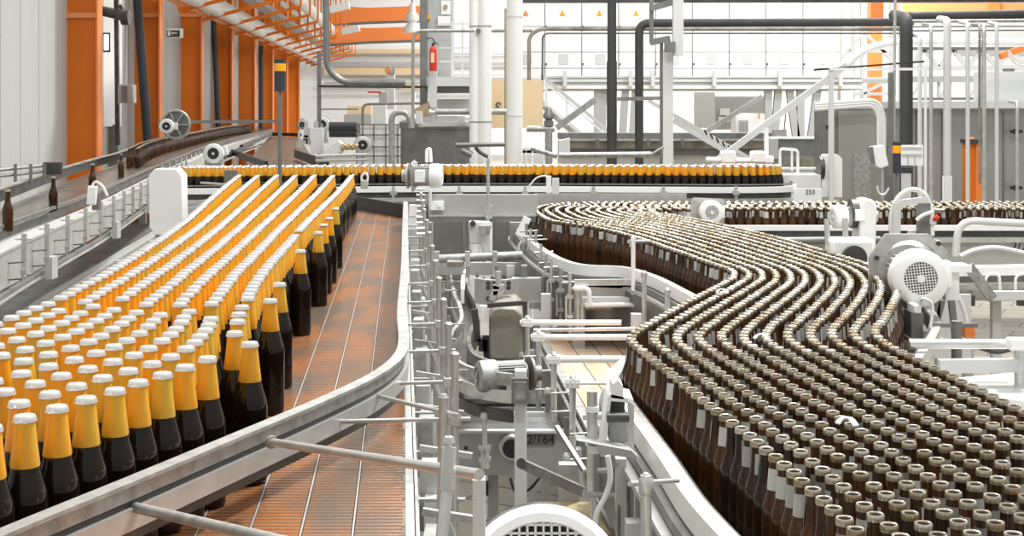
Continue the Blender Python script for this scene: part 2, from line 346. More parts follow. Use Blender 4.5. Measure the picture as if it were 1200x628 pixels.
MB().lathe([(.05, .35), (.09, .3), (.1, .1), (.18, .02), (.2, -.15), (.12, -.2), (.22, -.34), (.3, -.5)], 18, c).build('lamp_shade', 'white', t); MB().cyl(c + Vector((0, 0, .3)), c + Vector((0, 0, 2)), .02, n=6).build('lamp_cord', 'gsteel', t)

# ================================================================ BOTTLES
def G_body(n): return [(.0285, 0), (.0312, .004), (.0315, .012), (.0315, .135), (.0295, .15), (.0235, .170), (.0195, .187), (.0160, .215), (.0138, .24), (.0138, .252)]
G = dict(body=G_body(0), foil=[(.0203, .184), (.0206, .186), (.0170, .216), (.0147, .240), (.0142, .246)], cap=[(.0168, .2465), (.0162, .2495), (.0150, .2530), (.0138, .2550)])
B = dict(body=[(.026, 0), (.0285, .004), (.029, .012), (.029, .118), (.0265, .132), (.020, .150), (.0160, .165), (.0142, .185), (.0135, .205), (.0135, .222)], cap=[(.0135, .2155), (.0155, .2165), (.0158, .219), (.0158, .226), (.0145, .2285), (.0115, .2280), (.0105, .2255)])
def arc_label(n=7, a0=-1.45, a1=1.45, z0=.160, z1=.203):
    m = MB(); vs = []; fs = []
    for i in range(n + 1):
        t = a0 + (a1 - a0) * i / n
        for z, r in ((z0, .0182), (z1, .0145)): vs.append((r * math.cos(t), r * math.sin(t), z))
    for i in range(n): fs.append((i * 2, i * 2 + 2, i * 2 + 3, i * 2 + 1))
    m.add(vs, fs); return m
def lanes_fill(La, Lb, n, spacing, minsep, jit=.002, hexo=.5, ns=260):
    """bottles stand in n lanes between two boundary paths"""
    def resam(P):
        return spl([Vector((x, y, 0)) for x, y in P], ns // (len(P) - 1))
    A, Bq = resam(La), resam(Lb); out = []; grid = {}
    for j in range(n):
        f = j / (n - 1) if n > 1 else 0; P = [a.lerp(b, f) for a, b in zip(A, Bq)]
        acc = spacing * (hexo if j % 2 else 0)
        for a, b in zip(P, P[1:]):
            L = (b - a).length
            while acc <= L:
                p = a.lerp(b, acc / L if L else 0); p = Vector((p.x + random.uniform(-jit, jit), p.y + random.uniform(-jit, jit), 0))
                k = (int(p.x // .08), int(p.y // .08)); ok = True
                for dx in (-1, 0, 1):
                    for dy in (-1, 0, 1):
                        for q in grid.get((k[0] + dx, k[1] + dy), ()):
                            if (q - p).length < minsep: ok = False
                if ok: grid.setdefault(k, []).append(p); out.append((p.x, p.y, j))
                acc += spacing if ok else spacing * .25
            acc -= L
    return out
ZL, ZR = 1.516, 1.265                      # heights of the two conveying tables
# -- gold-foiled bottles
LA = [(-1.72, 8.6), (-1.50, 7.0), (-1.24, 5.2), (-1.12, 4.2), (-1.05, 3.5), (-1.02, 3.0), (-1.05, 2.6), (-1.20, 2.2), (-1.38, 1.8), (-1.60, 1.35)]
LB = [(-1.01, 8.6), (-.89, 7.0), (-.775, 5.2), (-.70, 4.2), (-.645, 3.5), (-.57, 2.85), (-.515, 2.42), (-.59, 2.13), (-.73, 1.76), (-.90, 1.30)]
gold = [(x, y, j) for x, y, j in lanes_fill(LA[:6], LB[:6], 7, .0655, .0632)] + [(x, y, 10 + j) for x, y, j in lanes_fill(LA[5:], LB[5:], 9, .0655, .0632)]
gold = [b for b in gold if all((b[0] - q[0]) ** 2 + (b[1] - q[1]) ** 2 > .095 ** 2 for q in ((-.667, 4.7), (-.478, 2.49)))]
gold += [(-.667, 4.7, 90), (-.478, 2.49, 91), (-.567, 3.33, 92), (-.54, 3.05, 93), (-.635, 4.1, 93), (-.71, 5.3, 93), (-.75, 5.8, 93), (-.69, 5.0, 93)]
def clean(lst, sep):
    out = []
    for b in lst[::-1]:
        if all((b[0] - c[0]) ** 2 + (b[1] - c[1]) ** 2 > sep * sep for c in out): out.append(b)
    return out
gold = clean(gold, .063)
SC = 1.075
cA = [(-2.35, 9.62), (-1.6, 9.72), (-1.0, 9.86), (0, 9.9), (1.0, 9.82), (1.6, 9.78), (1.86, 9.86), (1.97, 10.05), (1.9, 10.28), (1.6, 10.4)]
cB = [(-2.35, 9.9), (-1.6, 10.0), (-1.0, 10.14), (0, 10.18), (1.0, 10.1), (1.5, 10.05), (1.66, 10.07), (1.72, 10.1), (1.70, 10.14), (1.55, 10.16)]
cA = [(x * SC, y * SC) for x, y in cA]; cB = [(x * SC, y * SC) for x, y in cB]
goldC = lanes_fill(cA, cB, 5, .066, .0632)
# -- brown bottles
L0 = [(5.6, 10.22), (3.5, 10.22), (1.0, 10.2), (.5, 10.12), (.26, 9.9), (.17, 9.5), (.19, 9.0), (.27, 8.5), (.49, 8.1), (.66, 7.55), (.80, 6.85), (.905, 6.25), (.955, 5.95), (.93, 5.72), (.86, 5.52), (.62, 4.92), (.43, 4.42), (.365, 4.18), (.385, 3.95), (.43, 3.60), (.47, 3.27), (.525, 2.85), (.56, 2.5), (.585, 2.15), (.60, 1.8)]
LN = [(5.6, 9.52), (3.5, 9.52), (1.5, 9.52), (1.15, 9.50), (1.0, 9.44), (.94, 9.33), (.97, 9.18), (1.06, 8.95), (1.2, 8.5), (1.33, 7.95), (1.45, 7.4), (1.57, 6.5), (1.61, 6.05), (1.57, 5.64), (1.48, 5.25), (1.30, 4.72), (1.16, 4.36), (1.125, 4.16), (1.13, 3.95), (1.155, 3.65), (1.18, 3.35), (1.21, 2.95), (1.24, 2.6), (1.27, 2.25), (1.30, 1.8)]
brown = lanes_fill(L0, LN, 12, .0605, .0582, ns=960)
farbot = [(x, y, 95) for x, y in ((-2.99, 8.9), (-3.35, 10.9), (-3.78, 13.2), (-2.77, 7.5))]
P = spl([(-4.22, 15.0, 0), (-5.0, 18.9, 0), (-5.75, 24.5, 0), (-6.6, 31, 0), (-7.0, 36, 0)], 40); acc = 0; last = P[0]
for p in P:
    if (p - last).length >= .13: farbot.append((p.x, p.y, 96)); farbot.append((p.x + .09, p.y, 97)); last = p
def inview(x, y, z0, z1):
    if y < 1.2: return False
    s = F / y; px = 600 + x * s; return -30 < px < 1230 and HZ + (CZ - z1) * s < 640
def place(kind, cat, parts, items, z, n, labels):
    """n nearest as bottles of their own, the rest as one object"""
    items = [i for i in items if inview(i[0], i[1], z(i), z(i) + .26)]
    items.sort(key=lambda i: i[1]); near, rest = items[:n], items[n:]
    first = parts(20); grp = {}
    for i, b in enumerate(near):
        lb, g = labels(b)
        if i == 0: o = first; kids = list(o.children)
        else:
            o = first.copy(); C.objects.link(o)
            for k in kids: c = k.copy(); C.objects.link(c); c.parent = o
        o.location = (b[0], b[1], z(b)); o.rotation_euler = (0, 0, random.uniform(-PI, PI)); o['label'] = lb
        if g: o['group'] = g
        elif 'group' in o: del o['group']
    return rest
def gold_parts(n):
    o = MB().lathe(G['body'], n).build('foil_topped_bottle', 'glass'); o['category'] = 'bottle'
    MB().lathe(G['foil'], n).build('neck_foil', 'foil', o); MB().lathe(G['cap'], 42, teeth=-.08).build('crown_cap', 'cap', o)
    return o
def brown_parts(n):
    o = MB().lathe(B['body'], n).build('brown_bottle', 'bglass'); o['category'] = 'bottle'
    arc_label().build('neck_label', 'paper', o); MB().lathe(B['cap'], 24).build('bottle_lip', 'lip', o); MB().cyl((0, 0, .2245), (0, 0, .2262), .0108, n=16).build('open_mouth', 'hollow', o)
    return o
rowx = ['outermost row along the dark left edge', 'second row from the left edge', 'third row from the left edge', 'fourth row from the left edge', 'fourth row from the curved guide rail', 'third row from the curved guide rail', 'second row from the curved guide rail', 'row nearest the curved guide rail']
rown = {}
for n_, o_ in ((7, 0), (9, 10)):
    for j in range(n_):
        rown[o_ + j] = 'middle row' if j == n_ // 2 else (['outermost row at the dark left edge', 'second row from left edge', 'third row from left edge', 'fourth row from left edge'][j] if j < n_ // 2 else ['row nearest the curved rail', 'second row from the curved rail', 'third row from the curved rail', 'fourth row from the curved rail'][n_ - 1 - j])
def gl(b):
    if b[2] == 90: return 'amber-gleaming gold-foiled bottle standing alone highest up the brown chain belt', None
    if b[2] == 91: return 'gold-foiled brown bottle standing clear at the front corner beside the curved rail', None
    if b[2] == 93: return 'dark gold-foiled bottle pushed out beside the outermost row above the brown chain belt', 'stray gold-foiled bottles beside the rows'
    if b[2] == 92: return 'dark gold-foiled bottle squeezed out beside the packed rows, midway up the belt', None
    zone = 'turning towards the lower left' if b[2] >= 10 else 'coming straight down the belt'
    l = 'gold-foiled bottle, ' + rown[b[2]] + ', ' + zone
    return l, 'gold-foiled bottles, ' + rown[b[2]] + ', ' + zone
def bl(b):
    l = 'brown bottle in the lower right stretch, lane %s' % ['nearest the central rail', 'second from the central rail', 'third from the central rail', 'fourth from the central rail', 'fifth from the central rail', 'sixth from the central rail', 'sixth from the far rail', 'fifth from the far rail', 'fourth from the far rail', 'third from the far rail', 'second from the far rail', 'nearest the far rail'][b[2]]
    return l, l.replace('brown bottle in', 'brown bottles in')
restG = place('g', 'bottle', gold_parts, gold, lambda b: ZL, 300, gl)
restB = place('b', 'bottle', brown_parts, brown, lambda b: ZR, 300, bl)
restG = [(x, y, 0) for x, y, j in restG] + [(x, y, 1) for x, y, j in goldC if inview(x, y, 0, 0)]
def mass(name, items, zf, protos, label, cat):
    """the remaining bottles as one countless mass"""
    vs = []; fs = []; mi = []; 
    for (x, y, j) in items:
        a = random.uniform(-PI, PI); cs, sn = math.cos(a), math.sin(a); z = zf((x, y, j))
        for k, pm in enumerate(protos):
            o = len(vs); vs += [(x + p[0] * cs - p[1] * sn, y + p[0] * sn + p[1] * cs, z + p[2]) for p in pm.v]
            fs += [tuple(i + o for i in f) for f in pm.f]; mi += [k] * len(pm.f)
    me = bpy.data.meshes.new(name); me.from_pydata(vs, [], fs)
    me.polygons.foreach_set('use_smooth', [True] * len(fs)); me.polygons.foreach_set('material_index', mi)
    o = bpy.data.objects.new(name, me); C.objects.link(o); o['kind'] = 'stuff'; o['label'] = label; o['category'] = cat
    return me
me = mass('foil_topped_bottles', restG, lambda b: ZL - .03 * b[2], [MB().lathe(G['body'], 10), MB().lathe(G['foil'], 10), MB().lathe(G['cap'], 12)], 'the farther packed gold-foiled bottles up the belt and along the rear cross conveyor', 'bottles')
for m in ('glass', 'foil', 'cap'): me.materials.append(M[m])
me = mass('brown_bottles', restB, lambda b: ZR, [MB().lathe(B['body'], 10), arc_label(4), MB().lathe(B['cap'], 10), MB().cyl((0, 0, .2245), (0, 0, .2262), .0108, n=8)], 'the farther packed brown bottles winding round the right-hand conveyor', 'bottles')
for m in ('bglass', 'paper', 'lip', 'hollow'): me.materials.append(M[m])
# brown bottles on the far left line
fl = ['single brown bottle sliding on the left wall conveyor, second from the left picture edge', 'single brown bottle sliding on the left wall conveyor, third from the left picture edge', 'single brown bottle on the left wall conveyor, farthest of the four loose ones', 'single brown bottle at the very left picture edge on the left wall conveyor']
nb = 0
proto = None
for i, (x, y, j) in enumerate(farbot):
    if proto is None:
        proto = MB().lathe(B['body'], 14).build('loose_brown_bottle', 'bglass'); proto['category'] = 'bottle'; MB().lathe(B['cap'], 14).build('bottle_lip', 'bcap', proto); o = proto
    else:
        o = proto.copy(); C.objects.link(o); c = proto.children[0].copy(); C.objects.link(c); c.parent = o
    o.location = (x, y, ZL)
    if j == 95: o['label'] = fl[i]
    else:
        nb = 1; o['label'] = 'small brown bottle in the line along the far left rail below the orange columns'; o['group'] = 'brown bottles lined up below the orange columns'
# ================================================================ CONVEYORS
def strip(mb, A, Bp, z0, z1):                 # slab between two paths
    n = len(A); vs = []
    for a, b in zip(A, Bp): vs += [(a[0], a[1], z1), (b[0], b[1], z1), (b[0], b[1], z0), (a[0], a[1], z0)]
    fs = [(0, 1, 2, 3), tuple((n - 1) * 4 + k for k in (3, 2, 1, 0))]
    for i in range(n - 1):
        o = i * 4
        for k in range(4): fs.append((o + k, o + 4 + k, o + 4 + (k + 1) % 4, o + (k + 1) % 4))
    return mb.add(vs, fs)
def post(mb, x, y, z0, z1, r=.012, n=10): return mb.cyl((x, y, z0), (x, y, z1), r, n=n)
# ---- A: filled bottle conveyor
t = thing('filled_bottle_conveyor', 'wide conveyor with brown chain belt and curved steel guide rail carrying gold-foiled bottles', 'conveyor', (-.7, 4, 0))
tA = t
def bxr(Y): return W(472, 628, ZL).x + (W(472, 240, ZL).x - W(472, 628, ZL).x) * (Y - W(0, 628, ZL).y) / (W(0, 240, ZL).y - W(0, 628, ZL).y)
Y0, Y1 = 1.2, 9.1
slope = (bxr(Y1) - bxr(Y0)) / (Y1 - Y0)
nl = 9; lw = .0835
for k in range(nl):
    xo = -k * lw
    MB().prism([(bxr(Y0) + xo, Y0, ZL - .012), (bxr(Y1) + xo, Y1, ZL - .012), (bxr(Y1) + xo - lw + .006, Y1, ZL - .012), (bxr(Y0) + xo - lw + .006, Y0, ZL - .012)], (0, 0, .0115)).build('chain_lane', 'belt' if k < 6 else 'table', t)
    MB().bar((bxr(Y0) + xo - lw + .003, Y0, ZL - .006), (bxr(Y1) + xo - lw + .003, Y1, ZL - .006), .003, .0126).build('wear_strip', 'strip', t)
m = MB(); A_ = [(x - .12, y) for x, y in LA]; B_ = [(bxr(y) - nl * lw, y) for x, y in LA]
strip(m, A_, B_, ZL - .014, ZL - .001).build('accumulation_table', 'table', t)
m = MB(); m.bar((bxr(Y0) + .012, Y0, ZL - .02), (bxr(Y1) + .012, Y1, ZL - .02), .014, .06); m.build('edge_rail', 'steel', t)
m = MB(); m.prism([(bxr(Y0) + .022, Y0, ZL - .25), (bxr(Y1) + .022, Y1, ZL - .25), (bxr(Y1) + .022, Y1, ZL - .02), (bxr(Y0) + .022, Y0, ZL - .02)], (.006, 0, 0)); m.build('side_plate', 'plate', t)
m = MB(); strip(m, [(x - .14, y) for x, y in LA], [(x - .12, y) for x, y in LA], ZL - .25, ZL - .01); m.build('side_plate', 'gsteel', t)
m = MB(); strip(m, [(bxr(y) - .9, y) for x, y in LA], [(bxr(y) + .0, y) for x, y in LA], ZL - .26, ZL - .20); m.build('under_pan', 'gsteel', t)
# curved guide rail
rail = spl([W(-160, 690, 1.65), W(0, 621, 1.65), W(150, 560, 1.65), W(300, 498, 1.65), W(365, 471, 1.65), W(430, 441, 1.65), W(462, 418, 1.65), W(470, 397, 1.65), W(468, 364, 1.65), W(472, 314, 1.65), W(473, 270, 1.65), W(474, 236, 1.65)], 8)
m = MB(); m.sweep(rail, [(-.006, -.006), (.02, -.006), (.02, 0), (-.006, 0)]); m.sweep(rail, [(0, -.030), (.012, -.030), (.012, -.006), (0, -.006)]); m.build('guide_rail_top', 'galv', t)
MB().sweep(rail, [(.002, -.04), (.010, -.04), (.010, -.030), (.002, -.030)]).build('guide_rail_groove', 'black', t)
MB().sweep(rail, [(-.002, -.072), (.018, -.072), (.018, -.04), (-.002, -.04)]).build('guide_rail_band', 'steel', t)
MB().sweep(rail, [(.0, -.090), (.012, -.090), (.012, -.072), (.0, -.072)]).build('guide_rail_liner', 'dsteel', t)
MB().sweep(rail, [(-.008, -.085), (-.002, -.085), (-.002, -.002), (-.008, -.002)]).build('guide_rail_inner_liner', 'dsteel', t)
# far end guard (black rubber) across the belt end
p, q = W(412, 226, 1.62), W(474, 236, 1.62)
MB().prism([(p.x, p.y, ZL + .0), (q.x, q.y, ZL + .0), (q.x, q.y, ZL + .085), (p.x, p.y, ZL + .085)], (0, .02, 0)).build('end_guard', 'black', t)
# guide-rail posts along the belt's right side
def railx(Y):
    for a, b in zip(rail, rail[1:]):
        if a.y <= Y <= b.y: return a.x + (b.x - a.x) * (Y - a.y) / (b.y - a.y)
    return rail[-1].x
for k, Y in enumerate((2.62, 2.98, 3.36, 3.78, 4.2, 4.65, 5.15, 5.7, 6.3, 6.9, 7.5)):
    xb = bxr(Y) + .10; xr = railx(Y)
    m = MB(); post(m, xb, Y, ZL - .38, ZL + .2, .0075); m.lathe([(.0085, 0), (.009, .004), (.009, .010), (.005, .014)], 12, (xb, Y, ZL + .2))
    b = m.build('rail_post', 'steel', t)
    MB().cyl((xr + .01, Y, ZL + .08), (xb + .03, Y, ZL + .085), .0045, n=10).build('cross_rod', 'stain', b)
    MB().box((xb, Y, ZL + .083), (.024, .02, .022)).build('clamp', 'steel', b, bevel=.003)
    m = MB(); m.bar((bxr(Y) + .03, Y, ZL - .07), (xb + .02, Y, ZL - .07), .014, .006); m.bar((bxr(Y) + .03, Y, ZL - .17), (xb + .02, Y, ZL - .17), .02, .008); m.bar((xb - .01, Y, ZL - .07), (xb - .01, Y, ZL - .17), .012, .006); m.build('bracket', 'galv', b)
for k, Y in enumerate((2.2, 2.75, 3.5, 4.4, 5.6, 7.0, 8.4)):
    m = MB(); m.box((bxr(Y) + .07, Y, (ZL - .08) / 2), (.05, .07, ZL - .12)); m.build('leg', 'lgrey', t)
for k, Y in enumerate((2.35, 2.8, 3.2, 3.6, 4.1, 4.7, 5.4, 6.1)):
    m = MB(); m.box((bxr(Y) + .055, Y, ZL - .11), (.035, .075, .13)); m.bar((bxr(Y) + .03, Y + .06, ZL - .03), (bxr(Y) + .14, Y + .07, ZL - .05), .012); m.tube([(bxr(Y) + .08, Y - .04, ZL - .02), (bxr(Y) + .11, Y - .05, ZL - .1), (bxr(Y) + .07, Y - .05, ZL - .19)], .006, 6); m.build('sensor_bracket', 'plate' if k % 2 else 'galv', t)
for x in (-1.25, -1.0):
    for Y in (3.6, 5.6, 7.6): MB().box((x - .06 * (Y - 3.6), Y, (ZL - .26) / 2), (.06, .06, ZL - .26)).build('leg', 'lgrey', t)
# big front tubes
p, q = Vector((-.455, 2.345, 1.607)), Vector((-.0385, 1.62, 1.758))
q = D(597, 557, 1.66); e = D(562, 556, 1.66)
p = D(318, 518, 2.32)
m = MB(); m.cyl(p, e, .0068, n=20); o = m.build('brace_tube', 'steel', t)
MB().lathe([(.010, -.008), (.0115, 0), (.0075, .006)], 14, p, (p - e)).build('tube_ferrule', 'rust', o)
pc = D(526, 548, 1.67); pb = D(505, 760, 1.60)
m = MB(); m.cyl(pc + Vector((0, 0, .025)), pc - (pc - pb) * .125, .0098, n=20)
m.build('tube_clamp', 'steel', o)
m = MB(); m.cyl(pc, pb, .0076, n=18); m.build('clamp_post', 'steel', o)
m = MB(); m.cyl(pc + Vector((0, 0, .02)), pc + Vector((0, 0, .034)), .0042, n=10); m.cyl(pc + Vector((0, 0, .031)), pc + Vector((0, 0, .038)), .0078, .006, n=6); m.build('clamp_knob', 'steel', o)
p = D(147, 592, 2.04); e = D(420, 655, 1.62); m = MB(); m.cyl(p, e, .0078, n=16); o = m.build('brace_tube', 'galv', t)
p = D(442, 464, 2.80); e = D(538, 487, 2.5); MB().cyl(p, e, .0045, n=12).build('brace_tube', 'steel', t)
p = D(520, 478, 2.52); m = MB(); m.cyl(p + Vector((0, 0, .02)), p + Vector((-.01, 0, -.42)), .0092, n=14); m.cyl(p + Vector((0, 0, .02)), p + Vector((0, 0, .026)), .008, .005, n=10); m.build('clamp_post', 'steel', t)
m = MB(); p = D(561, 565, 1.72); m.box((p.x + .0, 1.74, p.z - .4), (.016, .022, .8)); m.build('square_leg', 'lgrey', t)
# ---- C: rear cross conveyor
t = thing('rear_cross_conveyor', 'long cross conveyor at the back with steel rails and a rounded right end', 'conveyor', (0, 10, 0))
oA = [(x, y - .07) for x, y in cA[:6]] + [(1.94 * SC, 9.80 * SC), (2.06 * SC, 10.03 * SC), (2.0 * SC, 10.38 * SC), (1.6 * SC, 10.52 * SC)]
A3 = spl([(x, y, 0) for x, y in oA], 6)
ZC = ZL - .03
B3 = [Vector((min(a.x, 1.6 * SC), 10.52 * SC, 0)) for a in A3]
strip(MB(), A3, B3, ZC - .03, ZC - .001).build('belt', 'table', t)
rr = [Vector((a.x, a.y, ZC)) for a in A3]
MB().sweep(rr, [(0, .112), (.008, .112), (.008, .122), (0, .122)]).build('bottle_guard', 'gsteel', t)
MB().sweep(rr, [(.0, .055), (.03, .055), (.03, .100), (.0, .100)]).build('upper_rail', 'white', t)
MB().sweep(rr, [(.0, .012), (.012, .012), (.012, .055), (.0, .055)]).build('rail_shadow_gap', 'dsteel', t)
MB().sweep(rr, [(.0, -.02), (.03, -.02), (.03, .012), (.0, .012)]).build('lower_rail', 'steel', t)
MB().sweep(rr, [(.0, -.16), (.01, -.16), (.01, -.02), (.0, -.02)]).build('skirt', 'plate', t)
for x in (-.9, -.4, .1, .62, 1.15, 1.7):
    m = MB(); post(m, x, 10.36, ZC - .1, ZC + .11, .012); m.cyl((x, 10.36, ZC + .08), (x, 10.5, ZC + .09), .008); m.box((x, 10.36, ZC + .06), (.05, .03, .03)); m.build('rail_post', 'steel', t)
for x in (-1.6, 0.4, 1.8): MB().box((x, 10.9, ZL / 2 - .04), (.08, .08, ZL - .06)).build('leg', 'lgrey', t)
# plate with number 253 beyond the rounded end
p = D(937, 228, 10.6); t = thing('end_plate', 'white conveyor end plate numbered 253 left of the chamfered panel', 'plate', (p.x, 10.6, 0))
MB().bx(D(886, 0, 10.6).x, D(963, 0, 10.6).x, 10.6, 10.63, D(0, 243, 10.6).z, D(0, 221, 10.6).z).build('plate', 'white', t)
lettering('253', (D(950, 0, 10.58).x, 10.595, D(0, 225, 10.6).z), .05, t)
MB().bx(D(915, 0, 10.9).x, D(962, 0, 10.9).x, 10.9, 11.2, .0, D(0, 205, 10.9).z).build('cabinet_foot', 'lgrey', t)
# ---- D: cross beam in the middle
t = thing('cross_frame_beam', 'broad pale steel cross beam bridging the two bottle conveyors', 'beam', D(650, 245, 9.2))
MB().bx(D(497, 0, 9.2).x, .17, 9.2, 9.26, D(0, 260, 9.2).z, D(0, 228, 9.2).z).build('web_plate', 'plate', t)
MB().bx(.17, D(830, 0, 9.2).x, 10.34, 10.37, 1.3, D(0, 227, 10.34).z).build('web_plate', 'steel', t)
MB().bx(D(497, 0, 9.2).x, .17, 9.15, 9.2, D(0, 253, 9.2).z, D(0, 251, 9.2).z).build('lip', 'steel', t)
m = MB(); p = D(572, 228, 9.1); q = D(572, 258, 9.1); m.cyl(D(572, 185, 9.1), q, .012, n=8); m.build('hanging_rod', 'steel', t)
m = MB()
for y in (242, 247, 254): m.box(D(573, y, 9.12), (.045, .05, .02))
m.build('rod_clamp', 'steel', t)
m = MB(); m.bx(D(505, 0, 9.15).x, D(520, 0, 9.15).x, 9.14, 9.2, D(0, 246, 9.15).z, D(0, 236, 9.15).z); m.cyl(D(515, 241, 9.13), D(515, 241, 9.17), .012); m.build('lug', 'white', t)
for px in (500, 604): MB().bx(D(px, 0, 9.4).x - .04, D(px, 0, 9.4).x + .04, 9.35, 9.45, 0, D(0, 260, 9.4).z).build('leg', 'grey', t)
# dark cabinets below the beam
for x0, x1, lb in ((498, 543, 'dark grey cabinet panel under the cross beam, left of the hanging gearbox'), (577, 606, 'narrow dark cabinet panel under the cross beam, right of the hanging gearbox')):
    t = thing('machine_cabinet', lb, 'cabinet', (D((x0 + x1) / 2, 0, 10.3).x, 10.3, 0))
    a = MB().bx(D(x0, 0, 10.3).x, D(x1, 0, 10.3).x, 10.3, 10.8, 0, D(0, 256, 10.3).z).build('carcass', 'gsteel', t)
    MB().bx(D(x0 + 3, 0, 10.3).x, D(x1 - 3, 0, 10.3).x, 10.28, 10.3, .9, D(0, 259, 10.3).z).build('door', 'gsteel', t)
p = D(560, 280, 9.0); t = thing('hanging_gearbox', 'pale tapered gearbox hanging below the cross beam', 'gearbox', (p.x, 9.0, p.z - .12))
m = MB(); m.prism([D(549, 260, 9), D(574, 260, 9), D(574, 297, 9), D(566, 297, 9), D(563, 286, 9), D(550, 286, 9)], (0, .12, 0)); m.build('housing', 'lgrey', t, bevel=.008)
m = MB(); m.cyl(D(568, 264, 8.95), D(568, 275, 8.95), .045, .03); m.build('cap', 'steel', t); MB().cyl(D(554, 262, 8.96), D(554, 262, 9.0), .02).build('bolt', 'dsteel', t)
# ---- E / F: right-hand conveyor
t = thing('brown_bottle_conveyor', 'wide winding accumulation conveyor with pale guide rails carrying brown bottles', 'conveyor', (1, 5, 0)); tE = t
rl_pts = [(.60, 10.32), (.35, 10.28), (.14, 10.1), (.06, 9.7), (.08, 9.2), (.12, 8.75), (.21, 7.95), (.30, 7.45), (.40, 7.22), (.60, 7.12), (.72, 6.75), (.80, 6.2), (.83, 5.9), (.79, 5.6), (.56, 4.95), (.385, 4.45), (.325, 4.15), (.343, 3.87), (.385, 3.3), (.41, 2.9), (.46, 2.5), (.49, 2.1), (.5, 1.7)]
ER = spl([(x, y, 1.366) for x, y in rl_pts], 6)
MB().sweep(ER, [(0, -.007), (.034, -.007), (.034, 0), (0, 0)]).build('guide_rail_top', 'galv', t)
MB().sweep(ER, [(.0345, -.055), (.040, -.055), (.040, .002), (.0345, .002)]).build('guide_rail_band', 'white', t)
MB().sweep(ER, [(.03, -.085), (.060, -.085), (.060, -.060), (.03, -.060)]).build('guide_rail_lower', 'gsteel', t)
MB().sweep(ER, [(.064, -.33), (.070, -.33), (.070, -.10), (.064, -.10)]).build('side_plate', 'gsteel', t)
MB().sweep(ER, [(.05, -.105), (.085, -.105), (.085, -.09), (.05, -.09)]).build('side_lip', 'steel', t)
MB().sweep(ER, [(-.008, -.06), (-.0005, -.06), (-.0005, -.004), (-.008, -.004)]).build('guide_rail_liner', 'dsteel', t)
RR = spl([(1.38, 8.3, 1.366), (1.52, 7.4, 1.366), (1.70, 6.5, 1.366), (1.745, 6.05, 1.366), (1.70, 5.6, 1.366), (1.60, 5.2, 1.366), (1.40, 4.7, 1.366), (1.255, 4.35, 1.366), (1.225, 4.12, 1.366), (1.235, 3.9, 1.366), (1.26, 3.6, 1.366), (1.31, 3.0, 1.366), (1.36, 2.4, 1.366)], 6)
MB().sweep(RR, [(-.03, -.05), (.0, -.05), (.0, 0), (-.03, 0)]).build('guide_rail_far', 'steel', t)
MB().sweep(RR, [(.0, -.06), (.008, -.06), (.008, -.002), (.0, -.002)]).build('guide_rail_liner', 'dsteel', t)
n = 120
def rs(P, n):
    Q = spl([(x, y, 0) for x, y in P], 30); L = [0]
    for a, b in zip(Q, Q[1:]): L.append(L[-1] + (b - a).length)
    return Q
a0 = spl([(x, y, 0) for x, y in L0], 6); an = spl([(x, y, 0) for x, y in LN], 6)
def off(P, d):
    out = []
    for i, p in enumerate(P):
        e = (P[min(i + 1, len(P) - 1)] - P[max(i - 1, 0)]).normalized(); out.append(p + Vector((e.y, -e.x, 0)) * d)
    return out
strip(MB(), off(a0, .10), off(an, -.08), ZR - .02, ZR - .001).build('chain_table', 'table', t)
m = MB(); k = [p for p in ER if 7.0 < p.y < 9.5]; strip(m, k, [Vector((p.x + .5, p.y, 0)) for p in k], ZR - .024, ZR - .004); m.build('dead_plate', 'dsteel', t)
m = MB(); m.prism([(1.24, 4.6, 1.262), (1.95, 4.9, 1.262), (2.6, 4.7, 1.262), (2.4, 3.0, 1.262), (1.3, 3.0, 1.262)], (0, 0, -.02)); m.build('side_deck', 'plate', t)
m = MB(); m.bar((1.34, 4.45, 1.28), (2.2, 3.55, 1.28), .02, .03); m.bar((1.9, 4.75, 1.275), (2.5, 4.0, 1.275), .02, .02); m.build('deck_strip', 'white', t)
for x, y in ((.05, 8.6), (.24, 7.3), (.66, 6.6), (.36, 3.3), (.42, 2.5), (2.0, 4.3), (1.9, 6.2), (1.0, 8.4)):
    MB().box((x - .06, y, .6), (.05, .05, 1.2)).build('leg', 'lgrey', t)
# front run F (the straight back leg)
m = MB(); m.bx(1.1, 5.6, 9.36, 9.40, ZR + .085, ZR + .12); m.build('front_rail', 'white', t)
m = MB(); m.bx(1.1, 5.6, 9.38, 9.41, ZR + .04, ZR + .085); m.build('rail_gap', 'dsteel', t)
MB().bx(1.1, 5.6, 9.34, 9.38, ZR + .005, ZR + .04).build('lower_rail', 'steel', t)
MB().bx(1.1, 5.6, 9.38, 9.41, ZR - .40, ZR + .005).build('skirt_plate', 'plate', t)
MB().bx(.9, 5.6, 10.28, 10.30, ZR + .06, ZR + .1).build('bottle_guard', 'galv', t)
MB().cyl((1.55, 9.28, ZR + .02), (2.5, 9.28, ZR + .03), .025, n=12).build('long_tube', 'gsteel', t)
for x in (1.9, 2.6, 3.4, 4.2): MB().box((x, 9.6, ZR / 2 - .02), (.06, .06, ZR - .2)).build('leg', 'lgrey', t)
lettering('2/2', (D(1188, 0, 9.48).x, 9.375, D(0, 289, 9.38).z), .09, t)
